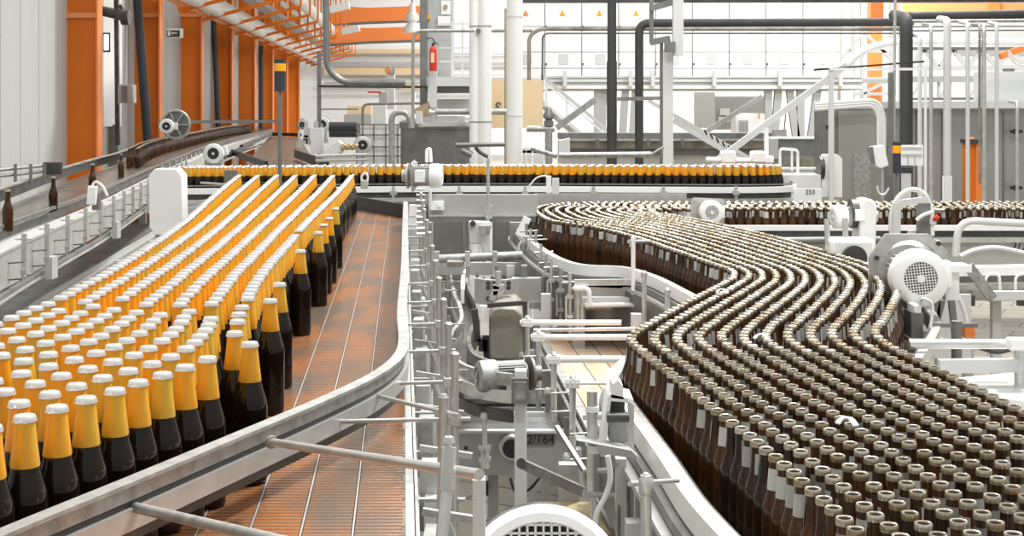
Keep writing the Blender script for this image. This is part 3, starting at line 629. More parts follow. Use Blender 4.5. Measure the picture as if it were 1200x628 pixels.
# guide-rail posts with caps, left side of E
for px, py, Y, h in ((571 + 171, 277, 7.0, .30), (755, 318, 6.3, .34), (782, 338, 5.7, .30), (757, 557, 2.15, .5)):
    p = D(px, py, Y); m = MB(); m.cyl(p, p - Vector((0, 0, h)), .011 if Y > 3 else .0088, n=14); rr_ = .013 if Y > 3 else .0105; m.lathe([(rr_, -.03), (rr_ * 1.1, -.028), (rr_ * 1.1, -.006), (rr_ * .7, 0), (rr_ * .4, .004)], 14, p); m.build('rail_post', 'steel', t)
p = D(738, 567, 2.18); q = D(794, 563, 2.32); MB().cyl(p, q, .0045, n=12).build('cross_rod', 'steel', t)
p = D(736, 277, 7.0); MB().cyl(D(737, 283, 6.9), D(760, 283, 7.2), .01).build('cross_rod', 'steel', t)
# grid of thin posts at the left end of E
for i, (px, py, Y) in enumerate(((617, 262, 8.6), (622, 268, 8.5), (628, 272, 8.4), (634, 286, 7.9), (640, 298, 7.6), (646, 303, 7.4), (657, 314, 7.2), (668, 320, 7.0))):
    p = D(px, py, Y); m = MB(); m.cyl(p, p - Vector((0, 0, .34)), .0095, n=10); m.box(p - Vector((0, 0, .12)), (.035, .03, .018)); m.box(p - Vector((0, 0, .22)), (.03, .04, .016)); m.cyl(p - Vector((.04, 0, .05)), p + Vector((.07, .05, -.05)), .006); m.bar(p - Vector((.02, 0, .12)), p - Vector((.02, 0, .25)), .010, .02)
    m.build('rail_post', 'steel' if i % 2 else 'galv', t)
# ---- B: left wall conveyor
t = thing('left_wall_conveyor', 'long conveyor along the left wall with brackets on its pale side plates', 'conveyor', (-3.6, 12, 0))
fr = spl([(-2.62, 6.4, ZL + .04), (-2.8, 7.5, ZL + .04), (-2.96, 8.7, ZL + .04), (-3.22, 10.6, ZL + .04), (-3.8, 14.2, ZL + .04), (-4.35, 17.8, ZL + .04), (-5.15, 23.2, ZL + .04), (-6.2, 32, ZL + .04), (-7.0, 40, ZL + .04)], 8)
fa = spl([W(-60, 247, ZL + .1), W(0, 227, ZL + .1), W(65, 204, ZL + .1), W(107, 191, ZL + .1), W(142, 181, ZL + .1), W(185, 165, ZL + .1), W(245, 148, ZL + .1), W(312, 140.5, ZL + .1)], 8)
fb = [fa[min(len(fa) - 1, int(i * (len(fa) - 1) / (len(fr) - 1)))] for i in range(len(fr))]
strip(MB(), fb, fr, ZL - .02, ZL - .001).build('belt', 'roller', t)
MB().sweep(fr, [(0, -.02), (.02, -.02), (.02, .0), (0, .0)]).build('front_rail', 'gsteel', t)
MB().sweep(fr, [(.02, -.075), (.03, -.075), (.03, -.03), (.02, -.03)]).build('dark_band', 'dsteel', t)
MB().sweep(fr, [(.03, -.11), (.085, -.13), (.085, -.115), (.03, -.085)]).build('bright_edge', 'steel', t)
MB().sweep(fr, [(.07, -.31), (.08, -.31), (.08, -.12), (.07, -.12)]).build('side_plate', 'plate', t)
MB().sweep(fr, [(.06, -.36), (.10, -.36), (.10, -.33), (.06, -.33)]).build('lower_rail', 'gsteel', t)
MB().sweep(fr, [(.09, -.365), (.11, -.365), (.11, -.355), (.09, -.355)]).build('lower_strip', 'steel', t)
MB().sweep(fa, [(0, -.05), (.015, -.05), (.015, .03), (0, .03)]).build('far_guard', 'dsteel', t)
MB().sweep(fa, [(-.02, .03), (.03, .03), (.03, .04), (-.02, .04)]).build('far_guard_cap', 'rust', t)
for k in range(17):
    Y = 7.35 + .62 * k
    i = min(range(len(fr)), key=lambda i: abs(fr[i].y - Y)); a = fr[max(i - 1, 0)]; b = fr[min(i + 1, len(fr) - 1)]; x = a.x + (b.x - a.x) * (Y - a.y) / (b.y - a.y)
    xo = x + .15
    m = MB(); m.bar((xo, Y, ZL - .22), (xo, Y, ZL + .0), .026, .012); m.cyl((xo - .05, Y, ZL - .03), (xo + .04, Y, ZL - .03), .005, n=6); br = m.build('bracket_post', 'steel', t)
    m = MB(); m.tube([(xo - .08, Y - .08, ZL - .15), (xo - .06, Y - .08, ZL - .15), (xo, Y - .02, ZL - .15)], .0045, 6); m.tube([(xo - .08, Y - .08, ZL - .15), (xo - .085, Y - .08, ZL - .29), (xo - .08, Y - .08, ZL - .24), (xo, Y - .02, ZL - .24)], .0045, 6); m.build('hook_rods', 'dsteel', br)
    m = MB(); m.cyl((xo - .0, Y - .02, ZL - .19), (xo, Y - .02, ZL - .23), .015, .009, n=8); m.cyl((xo, Y - .02, ZL - .21), (xo, Y - .02, ZL - .27), .006, n=8); m.build('knob', 'steel', br)
    if k % 4 == 1: MB().box((xo - .02, Y + .14, ZL - .27), (.04, .10, .13)).build('grey_box', 'grey', t)
for k in range(12):
    Y = 15.5 + .75 * k; x = -4.03 - (Y - 15.5) * .148
    m = MB(); m.bar((x + .05, Y, ZL - .3), (x + .05, Y, ZL + .02), .035); m.build('rib', 'steel', t)
for Y in (8.5, 12, 16, 21): MB().box((-3.35 - (Y - 8.5) * .13, Y, .5), (.08, .08, 1)).build('leg', 'gsteel', t)
# low walkway beam beside it
t = thing('cable_channel', 'wide grey steel channel on posts below the left wall conveyor', 'channel', (-3.3, 10, 0))
a = [Vector((-3.35, 6.6, .9)), Vector((-3.63, 9.7, .9)), Vector((-4.0, 13.6, .9)), Vector((-4.2, 15.2, .9))]; b = [Vector((-2.82, 6.6, .9)), Vector((-3.2, 9.35, .9)), Vector((-3.65, 13.6, .9)), Vector((-3.85, 15.2, .9))]
strip(MB(), a, b, .86, .9).build('channel_top', 'gsteel', t)
m = MB(); m.sweep(b, [(0, -.12), (.02, -.12), (.02, .015), (0, .015)]); m.build('channel_edge', 'grey', t)
MB().sweep(b, [(.02, -.04), (.03, -.04), (.03, -.02), (.02, -.02)]).build('edge_strip', 'steel', t)
for x, y in ((-3.02, 8.35), (-3.1, 9.4), (-3.22, 9.55), (-3.45, 11.9), (-3.65, 13.7), (-3.55, 11.0)): MB().box((x, y, .43), (.09, .05, .86)).build('post', 'lgrey', t)
MB().bar((-3.15, 9.3, .75), (-2.9, 9.8, .45), .04).build('diagonal_brace', 'grey', t)
# ================================================================ MOTORS
motor('large pale motor with round mesh fan cover right of the packed brown bottles', D(1078, 326, 5.3), (-.12, -1, .05), .112, .26, body='galv', box=(1, 0, .05))
motor('white motor with round grille standing above the bend of the brown bottles', D(834, 249, 8.7), (.05, -1, .05), .078, .16, body='plate', box=(1, 0, 0), plate=(.11, .09))
m_ = motor('horizontal white motor on a tall belt cover, left of the hose frame', D(979, 254, 6.9), (-1, -.12, 0), .060, .17, grille=True, body='plate', box=(.2, -1, .2))
motor('white motor lying across the rear conveyor, left of the hanging rod', D(515, 206, 9.2), (1, -.10, 0), .082, .20, body='plate', box=(0, -1, .0), plate=(.10, .075))
motor('grey motor with round fan cover facing out above the left wall conveyor brackets', D(250, 180, 11.5), (.1, -1, .05), .085, .2, body='gsteel', cover='lgrey', box=(1, 0, .3), grille=False)
motor('small motor with dark fan in front of the big grey pulley ring', D(195, 148, 15.8), (.1, -1, 0), .085, .2, body='gsteel', cover='lgrey', grille=False, box=(1, 0, 0))
motor('grey motor between the orange columns and the black rollers', D(377, 146, 15), (.1, -1, 0), .09, .2, body='gsteel', cover='lgrey', grille=False, box=(1, 0, .2))
motor('grey motor with dark fan hanging right of the yellow spiral brush', D(425, 170, 12.5), (.1, -1, 0), .08, .2, body='gsteel', cover='grey', grille=False, box=(1, 0, .3))
motor('tiny grey motor left of the dark curved pipe foot', D(354, 146, 17), (.1, -1, 0), .06, .15, body='gsteel', cover='galv', grille=False)
motor('finned grey motor lying on its side beside the small curved track in the middle', D(564, 441, 5.6), (-1, -.3, 0), .066, .2, body='gsteel', cover='galv', grille=False, box=(0, -.3, -1))
motor('big white motor fan cover cut off by the bottom picture edge', D(637, 694, 1.80), (0, -1, .30), .112, .22, op=.78, body='galv', box=(1, 0, -.3))
# belt cover (gear guard) beside the horizontal motor
c = D(1018, 270, 6.85); t = thing('belt_cover', 'tall pale rounded belt cover bolted beside the horizontal motor', 'cover', c - Vector((0, 0, .16)))
m = MB(); o = []
for k in range(13):
    a = PI * k / 12; o.append(c + Vector((.043 * math.cos(a), 0, .115 + .043 * math.sin(a))))
o += [c + Vector((-.05, 0, -.15)), c + Vector((.035, 0, -.15))]
m.prism(o, (0, .16, 0)); m.build('cover_shell', 'white', t, bevel=.01)
MB().cyl(c + Vector((-.075, .07, .08)), c + Vector((-.045, .07, .08)), .075, n=18).build('pulley', 'dsteel', t)
c = D(1002, 300, 6.6); t = thing('gear_motor_stand', 'pale gear housing with dark round cover below the horizontal motor', 'gearbox', c - Vector((0, 0, .12)))
MB().box(c + Vector((0, .1, 0)), (.22, .14, .16)).build('housing', 'white', t, bevel=.02); MB().cyl(c + Vector((0, -.0, -.01)), c + Vector((0, .05, -.01)), .06, n=20).build('round_cover', 'dsteel', t)
m = MB()
for dx in (-.11, -.02): MB().cyl(c + Vector((dx, .1, .06)), c + Vector((dx, .12, .17)), .014).build('support_bolt', 'steel', t)
MB().box(c + Vector((.03, .1, -.18)), (.26, .14, .2)).build('foot', 'plate', t)
# big motor's flange plate behind
c = D(1066, 302, 5.75); t = thing('octagonal_gear_plate', 'octagonal pale plate with shiny round gearbox behind the large mesh-covered motor', 'gearbox', c - Vector((0, 0, .18)))
m = MB(); m.prism([c + Vector((x, 0, z)) for x, z in ((-.1, .1), (.08, .1), (.16, .03), (.16, -.18), (-.17, -.18), (-.17, .0))], (0, .02, 0)); m.build('plate', 'steel', t)
MB().lathe([(.13, 0), (.12, .03), (.08, .06), (.05, .10)], 24, c + Vector((0, 0, -.05)), (-.1, -1, .1)).build('gear_dome', 'stain', t)
m = MB()
for x, z in ((-.14, -.0), (.12, .06), (-.15, -.15)): m.cyl(c + Vector((x, -.01, z)), c + Vector((x, .0, z)), .01)
m.build('bolt', 'dsteel', t)
m = MB(); m.bx(D(1090, 0, 5.48).x, D(1135, 0, 5.48).x, 5.44, 5.56, D(0, 318, 5.48).z, D(0, 310, 5.48).z); m.bx(*(D(1104, 0, 5.5).x, D(1120, 0, 5.5).x, 5.455, 5.5), D(0, 350, 5.5).z, D(0, 318, 5.5).z); m.build('side_bracket', 'white', t)
# motor 1 stand & small box below
t = thing('valve_box', 'small white-capped switch box below the large mesh-covered motor', 'box', D(1076, 398, 5.2))
MB().bx(D(1068, 0, 5.2).x, D(1082, 0, 5.2).x, 5.2, 5.3, D(0, 396, 5.2).z, D(0, 366, 5.2).z).build('box', 'gsteel', t); MB().bx(D(1070, 0, 5.2).x, D(1079, 0, 5.2).x, 5.19, 5.28, D(0, 367, 5.2).z, D(0, 357, 5.2).z).build('cap', 'white', t, bevel=.004)
m = MB(); m.bx(D(1064, 0, 5.2).x, D(1106, 0, 5.2).x, 5.15, 5.35, D(0, 400, 5.2).z, D(0, 396, 5.2).z); m.build('base_plate', 'galv', t)
MB().tube(spl([D(1078, 357, 5.2), D(1082, 350, 5.15), D(1092, 356, 5.15), D(1092, 372, 5.15), D(1088, 392, 5.15)], 5), .006, 6).build('hose', 'hose', t)
c = D(637, 640, 2.3)
# white control box left of the mass and its stand
t = thing('chamfered_white_box', 'tall white control box with chamfered corners on a stand above the left conveyor', 'box', (D(194, 0, 7).x, 7, .9))
def px_poly(pts, Y): return [D(x, y, Y) for x, y in pts]
MB().prism(px_poly([(181, 198), (206, 198), (213, 206), (214, 267), (208, 275), (183, 275), (175, 267), (174, 206)], 7), (0, .12, 0)).build('box', 'white', t, bevel=.004)
MB().bx(D(199, 0, 7.1).x, D(209, 0, 7.1).x, 7.13, 7.17, D(0, 300, 7.1).z, D(0, 262, 7.1).z).build('stand_post', 'lgrey', t)
m = MB(); m.bx(D(172, 0, 7).x, D(212, 0, 7).x, 6.9, 7.2, D(0, 303, 7).z, D(0, 293, 7).z); m.build('base', 'steel', t); MB().cyl(D(183, 281, 7.1), D(200, 281, 7.1), .03).build('drum', 'galv', t)
MB().tube(spl([D(213, 212, 7.1), D(217, 216, 7.1), D(217, 226, 7.1), D(213, 230, 7.1)], 4), .007, 6).build('cable', 'hose', t)
for px in (176, 206): MB().bx(D(px, 0, 7.2).x - .02, D(px, 0, 7.2).x + .02, 7.1, 7.16, 0, D(0, 300, 7.2).z).build('leg', 'lgrey', t)
# panel right (chamfered) with motor disc
t = thing('guard_shield', 'tall white guard panel with chamfered top beside the right grey enclosure', 'panel', (D(975, 0, 11).x, 11, 0))
MB().prism(px_poly([(966, 181), (982, 181), (987, 186), (987, 231), (963, 231), (963, 186)], 11), (0, .1, 0)).build('panel', 'white', t)
MB().cyl(D(959, 197, 11.05), D(964, 197, 11.05), .10, n=22).build('dark_disc', 'dsteel', t)
MB().bx(D(966, 0, 11).x, D(984, 0, 11).x, 11.02, 11.08, 0, D(0, 230, 11).z).build('panel_leg', 'lgrey', t)
# roller drum and bars behind the white box
t = thing('return_roller', 'horizontal grey roller between the white box and the gold-foiled bottles', 'roller', D(246, 285, 6.9))
MB().cyl(D(222, 268, 6.9), D(275, 268, 6.9), .055, n=20).build('roller', 'galv', t); MB().cyl(D(222, 268, 6.9), D(226, 268, 6.9), .06, n=20).build('end_ring', 'dsteel', t)
MB().bar(D(214, 266, 6.75), D(258, 266, 6.75), .03, .03).build('axle_bar', 'white', t)
m = MB(); m.bar(D(214, 244, 7.6), D(305, 232, 7.6), .02, .015); m.bar(D(222, 237, 7.9), D(300, 229, 7.9), .02, .012); m.bar(D(235, 214, 8.6), D(280, 217, 8.6), .02, .012)
m.build('cross_bar', 'steel', t)
MB().bx(D(218, 0, 7).x, D(224, 0, 7).x, 6.95, 7.05, 0, D(0, 292, 7).z).build('leg', 'lgrey', t)
# black end guard and grey plates left of the gold stream
t = thing('stream_guard', 'black guard below the gold-foiled bottles where the rear conveyor starts', 'guard', D(300, 222, 9.4))
MB().bx(D(275, 0, 9.4).x, D(331, 0, 9.4).x, 9.42, 9.46, D(0, 226, 9.4).z, D(0, 214, 9.4).z).build('rubber', 'black', t)
MB().bx(D(262, 0, 9.45).x, D(277, 0, 9.45).x, 9.47, 9.5, D(0, 222, 9.4).z, D(0, 200, 9.4).z).build('end_plate', 'gsteel', t)
# gearbox under motor at 250
t = thing('pale_gear_housing', 'pale round gear housing below the grey motor on the left line', 'gearbox', D(250, 215, 11.4))
MB().lathe([(.08, .0), (.08, .08), (.05, .12)], 18, D(250, 205, 11.5), (0, -1, 0)).build('gear_dome', 'white', t); MB().bx(D(241, 0, 11.6).x, D(260, 0, 11.6).x, 11.55, 11.7, D(0, 220, 11.6).z, D(0, 186, 11.6).z).build('housing', 'plate', t)
m = MB()
for px in (217, 224, 231, 238, 262, 268): m.cyl(D(px, 206, 10.6), D(px, 246, 10.6), .012, n=8)
for py in (203, 212, 226): m.cyl(D(212, py, 10.6), D(243, py - 1, 10.6), .012, n=8)
solo(m, 'pipe_framework', 'steel', 'cluster of thin upright steel rods below the grey motor on the left line', 'frame')
# ring pulley
t = thing('pulley_ring', 'large grey spoked pulley ring at the far end of the left wall line', 'pulley', D(206, 160, 16.3))
c = D(206, 146, 16.2); m = MB(); m.tube([c + Vector((.165 * math.cos(a * PI / 12), 0, .165 * math.sin(a * PI / 12))) for a in range(25)], .018, 8); m.build('rim', 'galv', t)
m = MB()
for a in range(3): d = Vector((math.cos(a), 0, math.sin(a))) * .16; m.bar(c - d, c + d, .02)
m.build('spokes', 'galv', t); MB().cyl(c + Vector((0, .03, 0)), c + Vector((0, .05, 0)), .15, n=24).build('disc', 'gsteel', t)
MB().bar(D(185, 143, 16.6), D(330, 142, 17.2), .05, .035).build('long_bar', 'gsteel', t)
# bundle behind: conveyor deck at top-left centre
t = thing('far_roller_conveyor', 'grey flat conveyor deck in the distance behind the gold stream', 'conveyor', D(330, 185, 12))
m = MB(); m.prism([W(283, 196, 1.52), W(372, 196, 1.52), W(352, 162, 1.52), W(318, 158, 1.52)], (0, 0, -.04)); m.build('deck', 'roller', t)
m = MB(); m.tube([W(283, 172, 1.6), W(318, 157, 1.6), W(352, 158, 1.6)], .035, 8); m.bar(W(268, 182, 1.58), W(296, 168, 1.58), .05); m.bar(W(272, 178, 1.6), W(312, 193, 1.6), .04, .07); m.bar(W(346, 180, 1.6), W(384, 193, 1.6), .03, .10); m.build('side_guard', 'black', t)
m = MB(); random.seed(3)
for k in range(16):
    p = D(350 + random.random() * 32, 158 + random.random() * 14, 13.5); m.cyl(p, p + Vector((0, 0, .14)), .013, n=8); m.box(p, (.05, .04, .05))
m.build('small_fittings', 'steel', t)
MB().bar(D(372, 150, 13.4), D(372, 180, 13.4), .12, .1).build('control_block', 'lgrey', t)
m = MB(); m.bx(D(388, 0, 13).x, D(418, 0, 13).x, 13, 13.3, D(0, 157, 13).z, D(0, 145, 13).z); m.cyl(D(386, 149, 12.8), D(418, 149, 12.8), .05); m.cyl(D(386, 156, 12.8), D(418, 156, 12.8), .04); solo(m, 'black_rollers', 'black', 'pair of black covered rollers between the two grey motors', 'rollers')
p = [D(400 + k * .7, 172 + 2.4 * math.sin(k * 1.4), 12.4 + .02 * math.cos(k * 1.4)) for k in range(27)]
solo(MB().tube(p, .016, 6), 'spiral_brush', 'tan', 'pale yellow spiral screw left of the grey motor', 'screw')
t = thing('chute', 'small pale chute leading to the yellow spiral screw', 'chute', D(388, 182, 12.5)); MB().prism([D(372, 184, 12.5), D(396, 165, 12.5), D(404, 172, 12.5), D(392, 185, 12.5)], (0, .3, 0)).build('chute_plate', 'lgrey', t)
MB().cyl(D(370, 183, 12.3), D(430, 181, 12.3), .015).build('rod', 'steel', t); MB().cyl(D(370, 188, 12.3), D(430, 187, 12.3), .015).build('rod', 'steel', t)
# white tiled wall behind
t = thing('tiled_partition', 'low white tiled partition between the rollers and the grey tank', 'partition', D(448, 190, 17))
m = MB(); m.bx(D(417, 0, 17).x, D(472, 0, 17).x, 17, 17.1, .5, D(0, 146, 17).z); m.build('tiles', 'white', t)
m = MB()
for x in (418, 425, 438, 452, 466): m.bar(D(x, 146, 16.95), D(x, 200, 16.95), .016)
for y in (146, 158, 172, 183): m.bar(D(417, y, 16.95), D(472, y, 16.95), .016)
m.build('joints', 'gsteel', t)
# stack light at left
def stack(px, y0, y1, yb, Y, w, label):
    r = w * Y / F / 2; t = thing('stack_light', label, 'signal light', D(px, yb, Y)); h = (y1 - y0)
    MB().cyl(D(px, yb, Y), D(px, y1, Y), r * .35, n=10).build('pole', 'gsteel', t)
    MB().cyl(D(px, y1, Y), D(px, y0 + h * .36, Y), r * .95, n=20).build('base', 'navy', t)
    MB().cyl(D(px, y0 + h * .36, Y), D(px, y0 + h * .12, Y), r, n=20).build('amber_lens', 'amber', t)
    MB().cyl(D(px, y0 + h * .12, Y), D(px, y0, Y), r, n=20).build('cap', 'navy', t)
stack(328, 70, 107, 243, 9.3, 14, 'amber and black stack light on a pole in front of the orange columns')
stack(1051, 166, 203, 330, 9.0, 10, 'amber and black stack light beside the small white panel on the right')
# ================================================================ CENTRE PIT
# G small S-track
t = thing('curved_bottle_track', 'narrow S-shaped steel track winding down between the two conveyors', 'track', (-.3, 6.5, 0))
g1 = spl([W(x, y, 1.1) for x, y in ((527, 316), (534, 345), (541, 362), (543, 378), (532, 394), (529, 412), (540, 428), (565, 438), (602, 443))], 6)
g2 = spl([W(x, y, 1.1) for x, y in ((541, 316), (548, 340), (557, 360), (558, 376), (550, 390), (547, 405), (554, 420), (575, 428), (602, 430))], 6)
strip(MB(), g1, g2, 1.02, 1.03).build('track_bed', 'roller', t)
MB().sweep(g1, [(0, -.03), (.02, -.03), (.02, .02), (0, .02)]).build('outer_rail', 'galv', t); MB().sweep(g1, [(.005, -.1), (.02, -.1), (.02, -.05), (.005, -.05)]).build('outer_rail_lower', 'steel', t)
MB().sweep(g1, [(.0, -.18), (.01, -.18), (.01, -.13), (.0, -.13)]).build('outer_skirt', 'dsteel', t)
MB().sweep(g2, [(-.02, -.03), (0, -.03), (0, .02), (-.02, .02)]).build('inner_rail', 'gsteel', t); MB().sweep(g2, [(-.01, -.12), (0, -.12), (0, -.03), (-.01, -.03)]).build('inner_skirt', 'dsteel', t)
g3 = spl([W(x, y, 1.15) for x, y in ((540, 345), (541, 328), (549, 318), (572, 314), (612, 312))], 6)
MB().sweep(g3, [(0, -.05), (.02, -.05), (.02, .03), (0, .03)]).build('upper_guard', 'white', t)
for k, (px, py) in enumerate(((508, 318), (514, 340), (516, 360), (520, 378), (508, 395), (512, 416), (519, 430), (553, 322), (561, 312), (583, 320), (520, 330), (545, 300), (570, 302))):
    p = W(px + 6, py - 8, 1.18); m = MB(); m.cyl(p, p - Vector((0, 0, .2)), .008, n=8); m.cyl(p - Vector((.04, 0, .04)), p + Vector((.08, 0, -.04)), .005, n=6); m.box(p - Vector((0, 0, .04)), (.022, .022, .022)); m.box(p - Vector((0, 0, .14)), (.028, .03, .024)); m.build('rail_post', 'galv', t)
for p in ((-.5, 7), (-.25, 5.6)): MB().box((p[0], p[1], .5), (.05, .05, 1)).build('leg', 'grey', t)
t = thing('cross_tube_rail', 'grey horizontal tube rail with small clamps below the dark cabinets', 'rail', D(555, 303, 8.4))
MB().cyl(D(500, 304, 8.4), D(612, 299, 8.4), .026, n=14).build('tube', 'galv', t)
m = MB()
for px in (512, 548, 580): m = MB(); m.box(D(px, 303, 8.35), (.03, .05, .09)); m.cyl(D(px, 303, 8.35), D(px, 325, 8.35), .012, n=8); m.build('clamp', 'steel', t)
MB().bx(D(500, 0, 8.6).x, D(612, 0, 8.6).x, 8.6, 8.64, D(0, 322, 8.6).z, D(0, 308, 8.6).z).build('lower_plate', 'plate', t)
MB().bx(D(524, 0, 8.3).x, D(543, 0, 8.3).x, 8.25, 8.45, D(0, 312, 8.3).z, D(0, 306, 8.3).z).build('tan_block', 'rust', t)
t = thing('bolted_drum_panel', 'curved pale drum panel with bolts inside the curved track', 'drum', D(585, 355, 6.7))
m = MB(); vs = [D(556 + k * 5.2, 0, 6.7) for k in range(11)]; q = [Vector((v.x, 6.7 - .08 * math.sin(PI * k / 10), 0)) for k, v in enumerate(vs)]
strip(m, q, [v + Vector((0, .03, 0)) for v in q], D(0, 355, 6.7).z, D(0, 326, 6.7).z); m.build('drum_side', 'plate', t)
m = MB()
for x in (572, 580, 596): 
    for y in (332, 337, 350): m.cyl(D(x, y, 6.6), D(x, y, 6.55), .012)
m.build('bolt', 'dsteel', t); m = MB(); m.bar(D(576, 352, 6.5), D(582, 335, 6.5), .03); m.cyl(D(584, 318, 6.5), D(584, 345, 6.5), .014); m.box(D(584, 336, 6.5), (.05, .03, .02)); m.box(D(584, 343, 6.5), (.05, .03, .02)); m.build('lever', 'steel', t)
t = thing('weathered_hood', 'blotchy grey-green metal hood with cut corners above the finned motor', 'hood', D(594, 422, 6.2))
MB().prism(px_poly([(573, 422), (573, 370), (577, 363), (585, 360), (604, 361), (613, 370), (613, 422)], 6.2), (0, .5, 0)).build('hood_shell', 'rust', t, bevel=.01)
MB().bar(D(571, 358, 6.15), D(612, 355, 6.15), .02).build('top_edge', 'dsteel', t)
m = MB()
for (x0, y0, x1, y1) in ((556, 362, 560, 400), (566, 362, 568, 392), (569, 392, 571, 425), (560, 400, 571, 402), (561, 407, 571, 408)): m.bar(D(x0, y0, 6.3), D(x1, y1, 6.3), .03)
solo(m, 'dark_linkage', 'dsteel', 'dark upright levers between the curved track and the blotchy hood', 'linkage')
solo(MB().bar(D(568, 358, 6.2), D(568, 392, 6.2), .04), 'white_upright', 'white', 'short white upright left of the blotchy hood', 'post')
# square column
t = thing('square_column', 'front square grey steel column standing left of the plate numbered 2/164', 'column', (D(610, 0, 5).x, 5, 0))
x0, x1 = D(603, 0, 5).x, D(617, 0, 5).x
MB().bx(x0, x1, 4.96, 5.02, 0, D(0, 432, 5).z).build('shaft', 'lgrey', t, bevel=.004)
m = MB(); m.bx(x0 - .004, x1 + .004, 4.95, 4.96, D(0, 470, 5).z, D(0, 445, 5).z); m.build('recess_plate', 'grey', t)
m = MB()
for y in (445, 470): m.bar(D(600, y, 4.94), D(619, y, 4.94), .012)
m.bar(D(601, 443, 4.94), D(601, 472, 4.94), .01); m.bar(D(618, 443, 4.94), D(618, 472, 4.94), .01); m.build('clamp_frame', 'gsteel', t)
# J lower transverse conveyor
t = thing('lower_cross_conveyor', 'low cross conveyor with a grey side plate numbered 2/164', 'conveyor', (D(600, 0, 5.8).x, 5.8, 0))
def hb(x0, x1, y0, y1, Y, th, m, nm): return MB().bx(D(x0, 0, Y).x, D(x1, 0, Y).x, Y, Y + th, D(0, y1, Y).z, D(0, y0, Y).z).build(nm, m, t)
hb(520, 700, 473, 477, 6.15, .1, 'black', 'upper_belt'); hb(520, 700, 478, 483, 6.12, .05, 'gsteel', 'upper_rail'); hb(520, 700, 483, 491, 6.1, .05, 'lgrey', 'middle_rail'); hb(520, 700, 491, 497, 6.15, .05, 'black', 'gap_belt'); hb(520, 606, 497, 503, 5.95, .05, 'tan', 'wooden_strip'); hb(606, 700, 497, 503, 5.95, .05, 'gsteel', 'lower_rail')
hb(520, 692, 507, 557, 5.8, .01, 'plate', 'side_plate').data.materials[0] = M['grey']; hb(520, 692, 505, 508, 5.78, .04, 'lgrey', 'plate_lip')
MB().bx(D(520, 0, 5.82).x, D(692, 0, 5.82).x, 5.82, 6.3, D(0, 500, 5.9).z - .03, D(0, 500, 5.9).z).build('deck', 'gsteel', t)
hb(616, 650, 509, 522, 5.795, .004, 'gsteel', 'number_plate')
lettering('2/164', (D(633.5, 0, 5.79).x, 5.792, D(0, 515.5, 5.79).z), .052, t)
c = D(600, 526, 5.75); m = MB(); m.lathe([(.055, 0), (.058, .02), (.05, .03), (.036, .03)], 20, c + Vector((0, .04, 0)), (0, -1, 0)); o = m.build('round_port', 'steel', t); MB().cyl(c, c + Vector((0, .005, 0)), .04, n=20).build('port_rubber', 'black', o)
m = MB(); m.cyl(D(568, 490, 5.6), D(568, 543, 5.6), .011, n=10); m.lathe([(.02, 0), (.018, .02), (.01, .025)], 10, D(568, 490, 5.6)); 
for y in (524, 538): m.box(D(568, y, 5.6), (.05, .04, .014))
m.bar(D(565, 524, 5.58), D(565, 538, 5.58), .01); m.bar(D(572, 524, 5.58), D(572, 538, 5.58), .01); m.cyl(D(568, 548, 5.6), D(568, 540, 5.6), .02, .02); m.build('upright_clamp', 'steel', t)
for x0, x1 in ((572, 584), (663, 676)): MB().bx(D(x0, 0, 5.9).x, D(x1, 0, 5.9).x, 5.9, 5.95, 0, D(0, 558, 5.9).z).build('leg', 'grey', t)
m = MB(); m.box(D(567, 572, 5.85), (.04, .05, .05)); m.build('foot_block', 'black', t); MB().cyl(D(546, 525, 5.79), D(546, 525, 5.8), .008).build('hole', 'black', t)
MB().tube(spl([D(598, 560, 5.9), D(603, 575, 5.9), D(612, 577, 5.9), D(622, 572, 5.9), D(632, 560, 5.9), D(637, 553, 5.7)], 5), .006, 6).build('cable', 'dsteel', t)
# brace arm with chain links
t = thing('tension_link', 'dark diagonal steel arm bolted to the square column near the bottom', 'arm', D(650, 580, 4.7))
MB().bar(D(611, 543, 4.75), D(692, 580, 4.4), .012, .035).build('arm_bar', 'gsteel', t); MB().cyl(D(611, 543, 4.72), D(611, 543, 4.78), .018).build('pivot', 'dsteel', t); MB().cyl(D(690, 579, 4.3), D(690, 579, 4.42), .022).build('end_bolt', 'steel', t)
MB().bar(D(690, 560, 4.6), D(725, 640, 4.2), .016).build('strut', 'gsteel', t); MB().bar(D(652, 500, 4.7), D(690, 560, 4.5), .014).build('strut', 'gsteel', t)
m = MB(); m.bx(D(655, 0, 4.6).x, D(679, 0, 4.6).x, 4.6, 4.65, 0.5, D(0, 545, 4.6).z); m.build('upright_plate', 'grey', t)
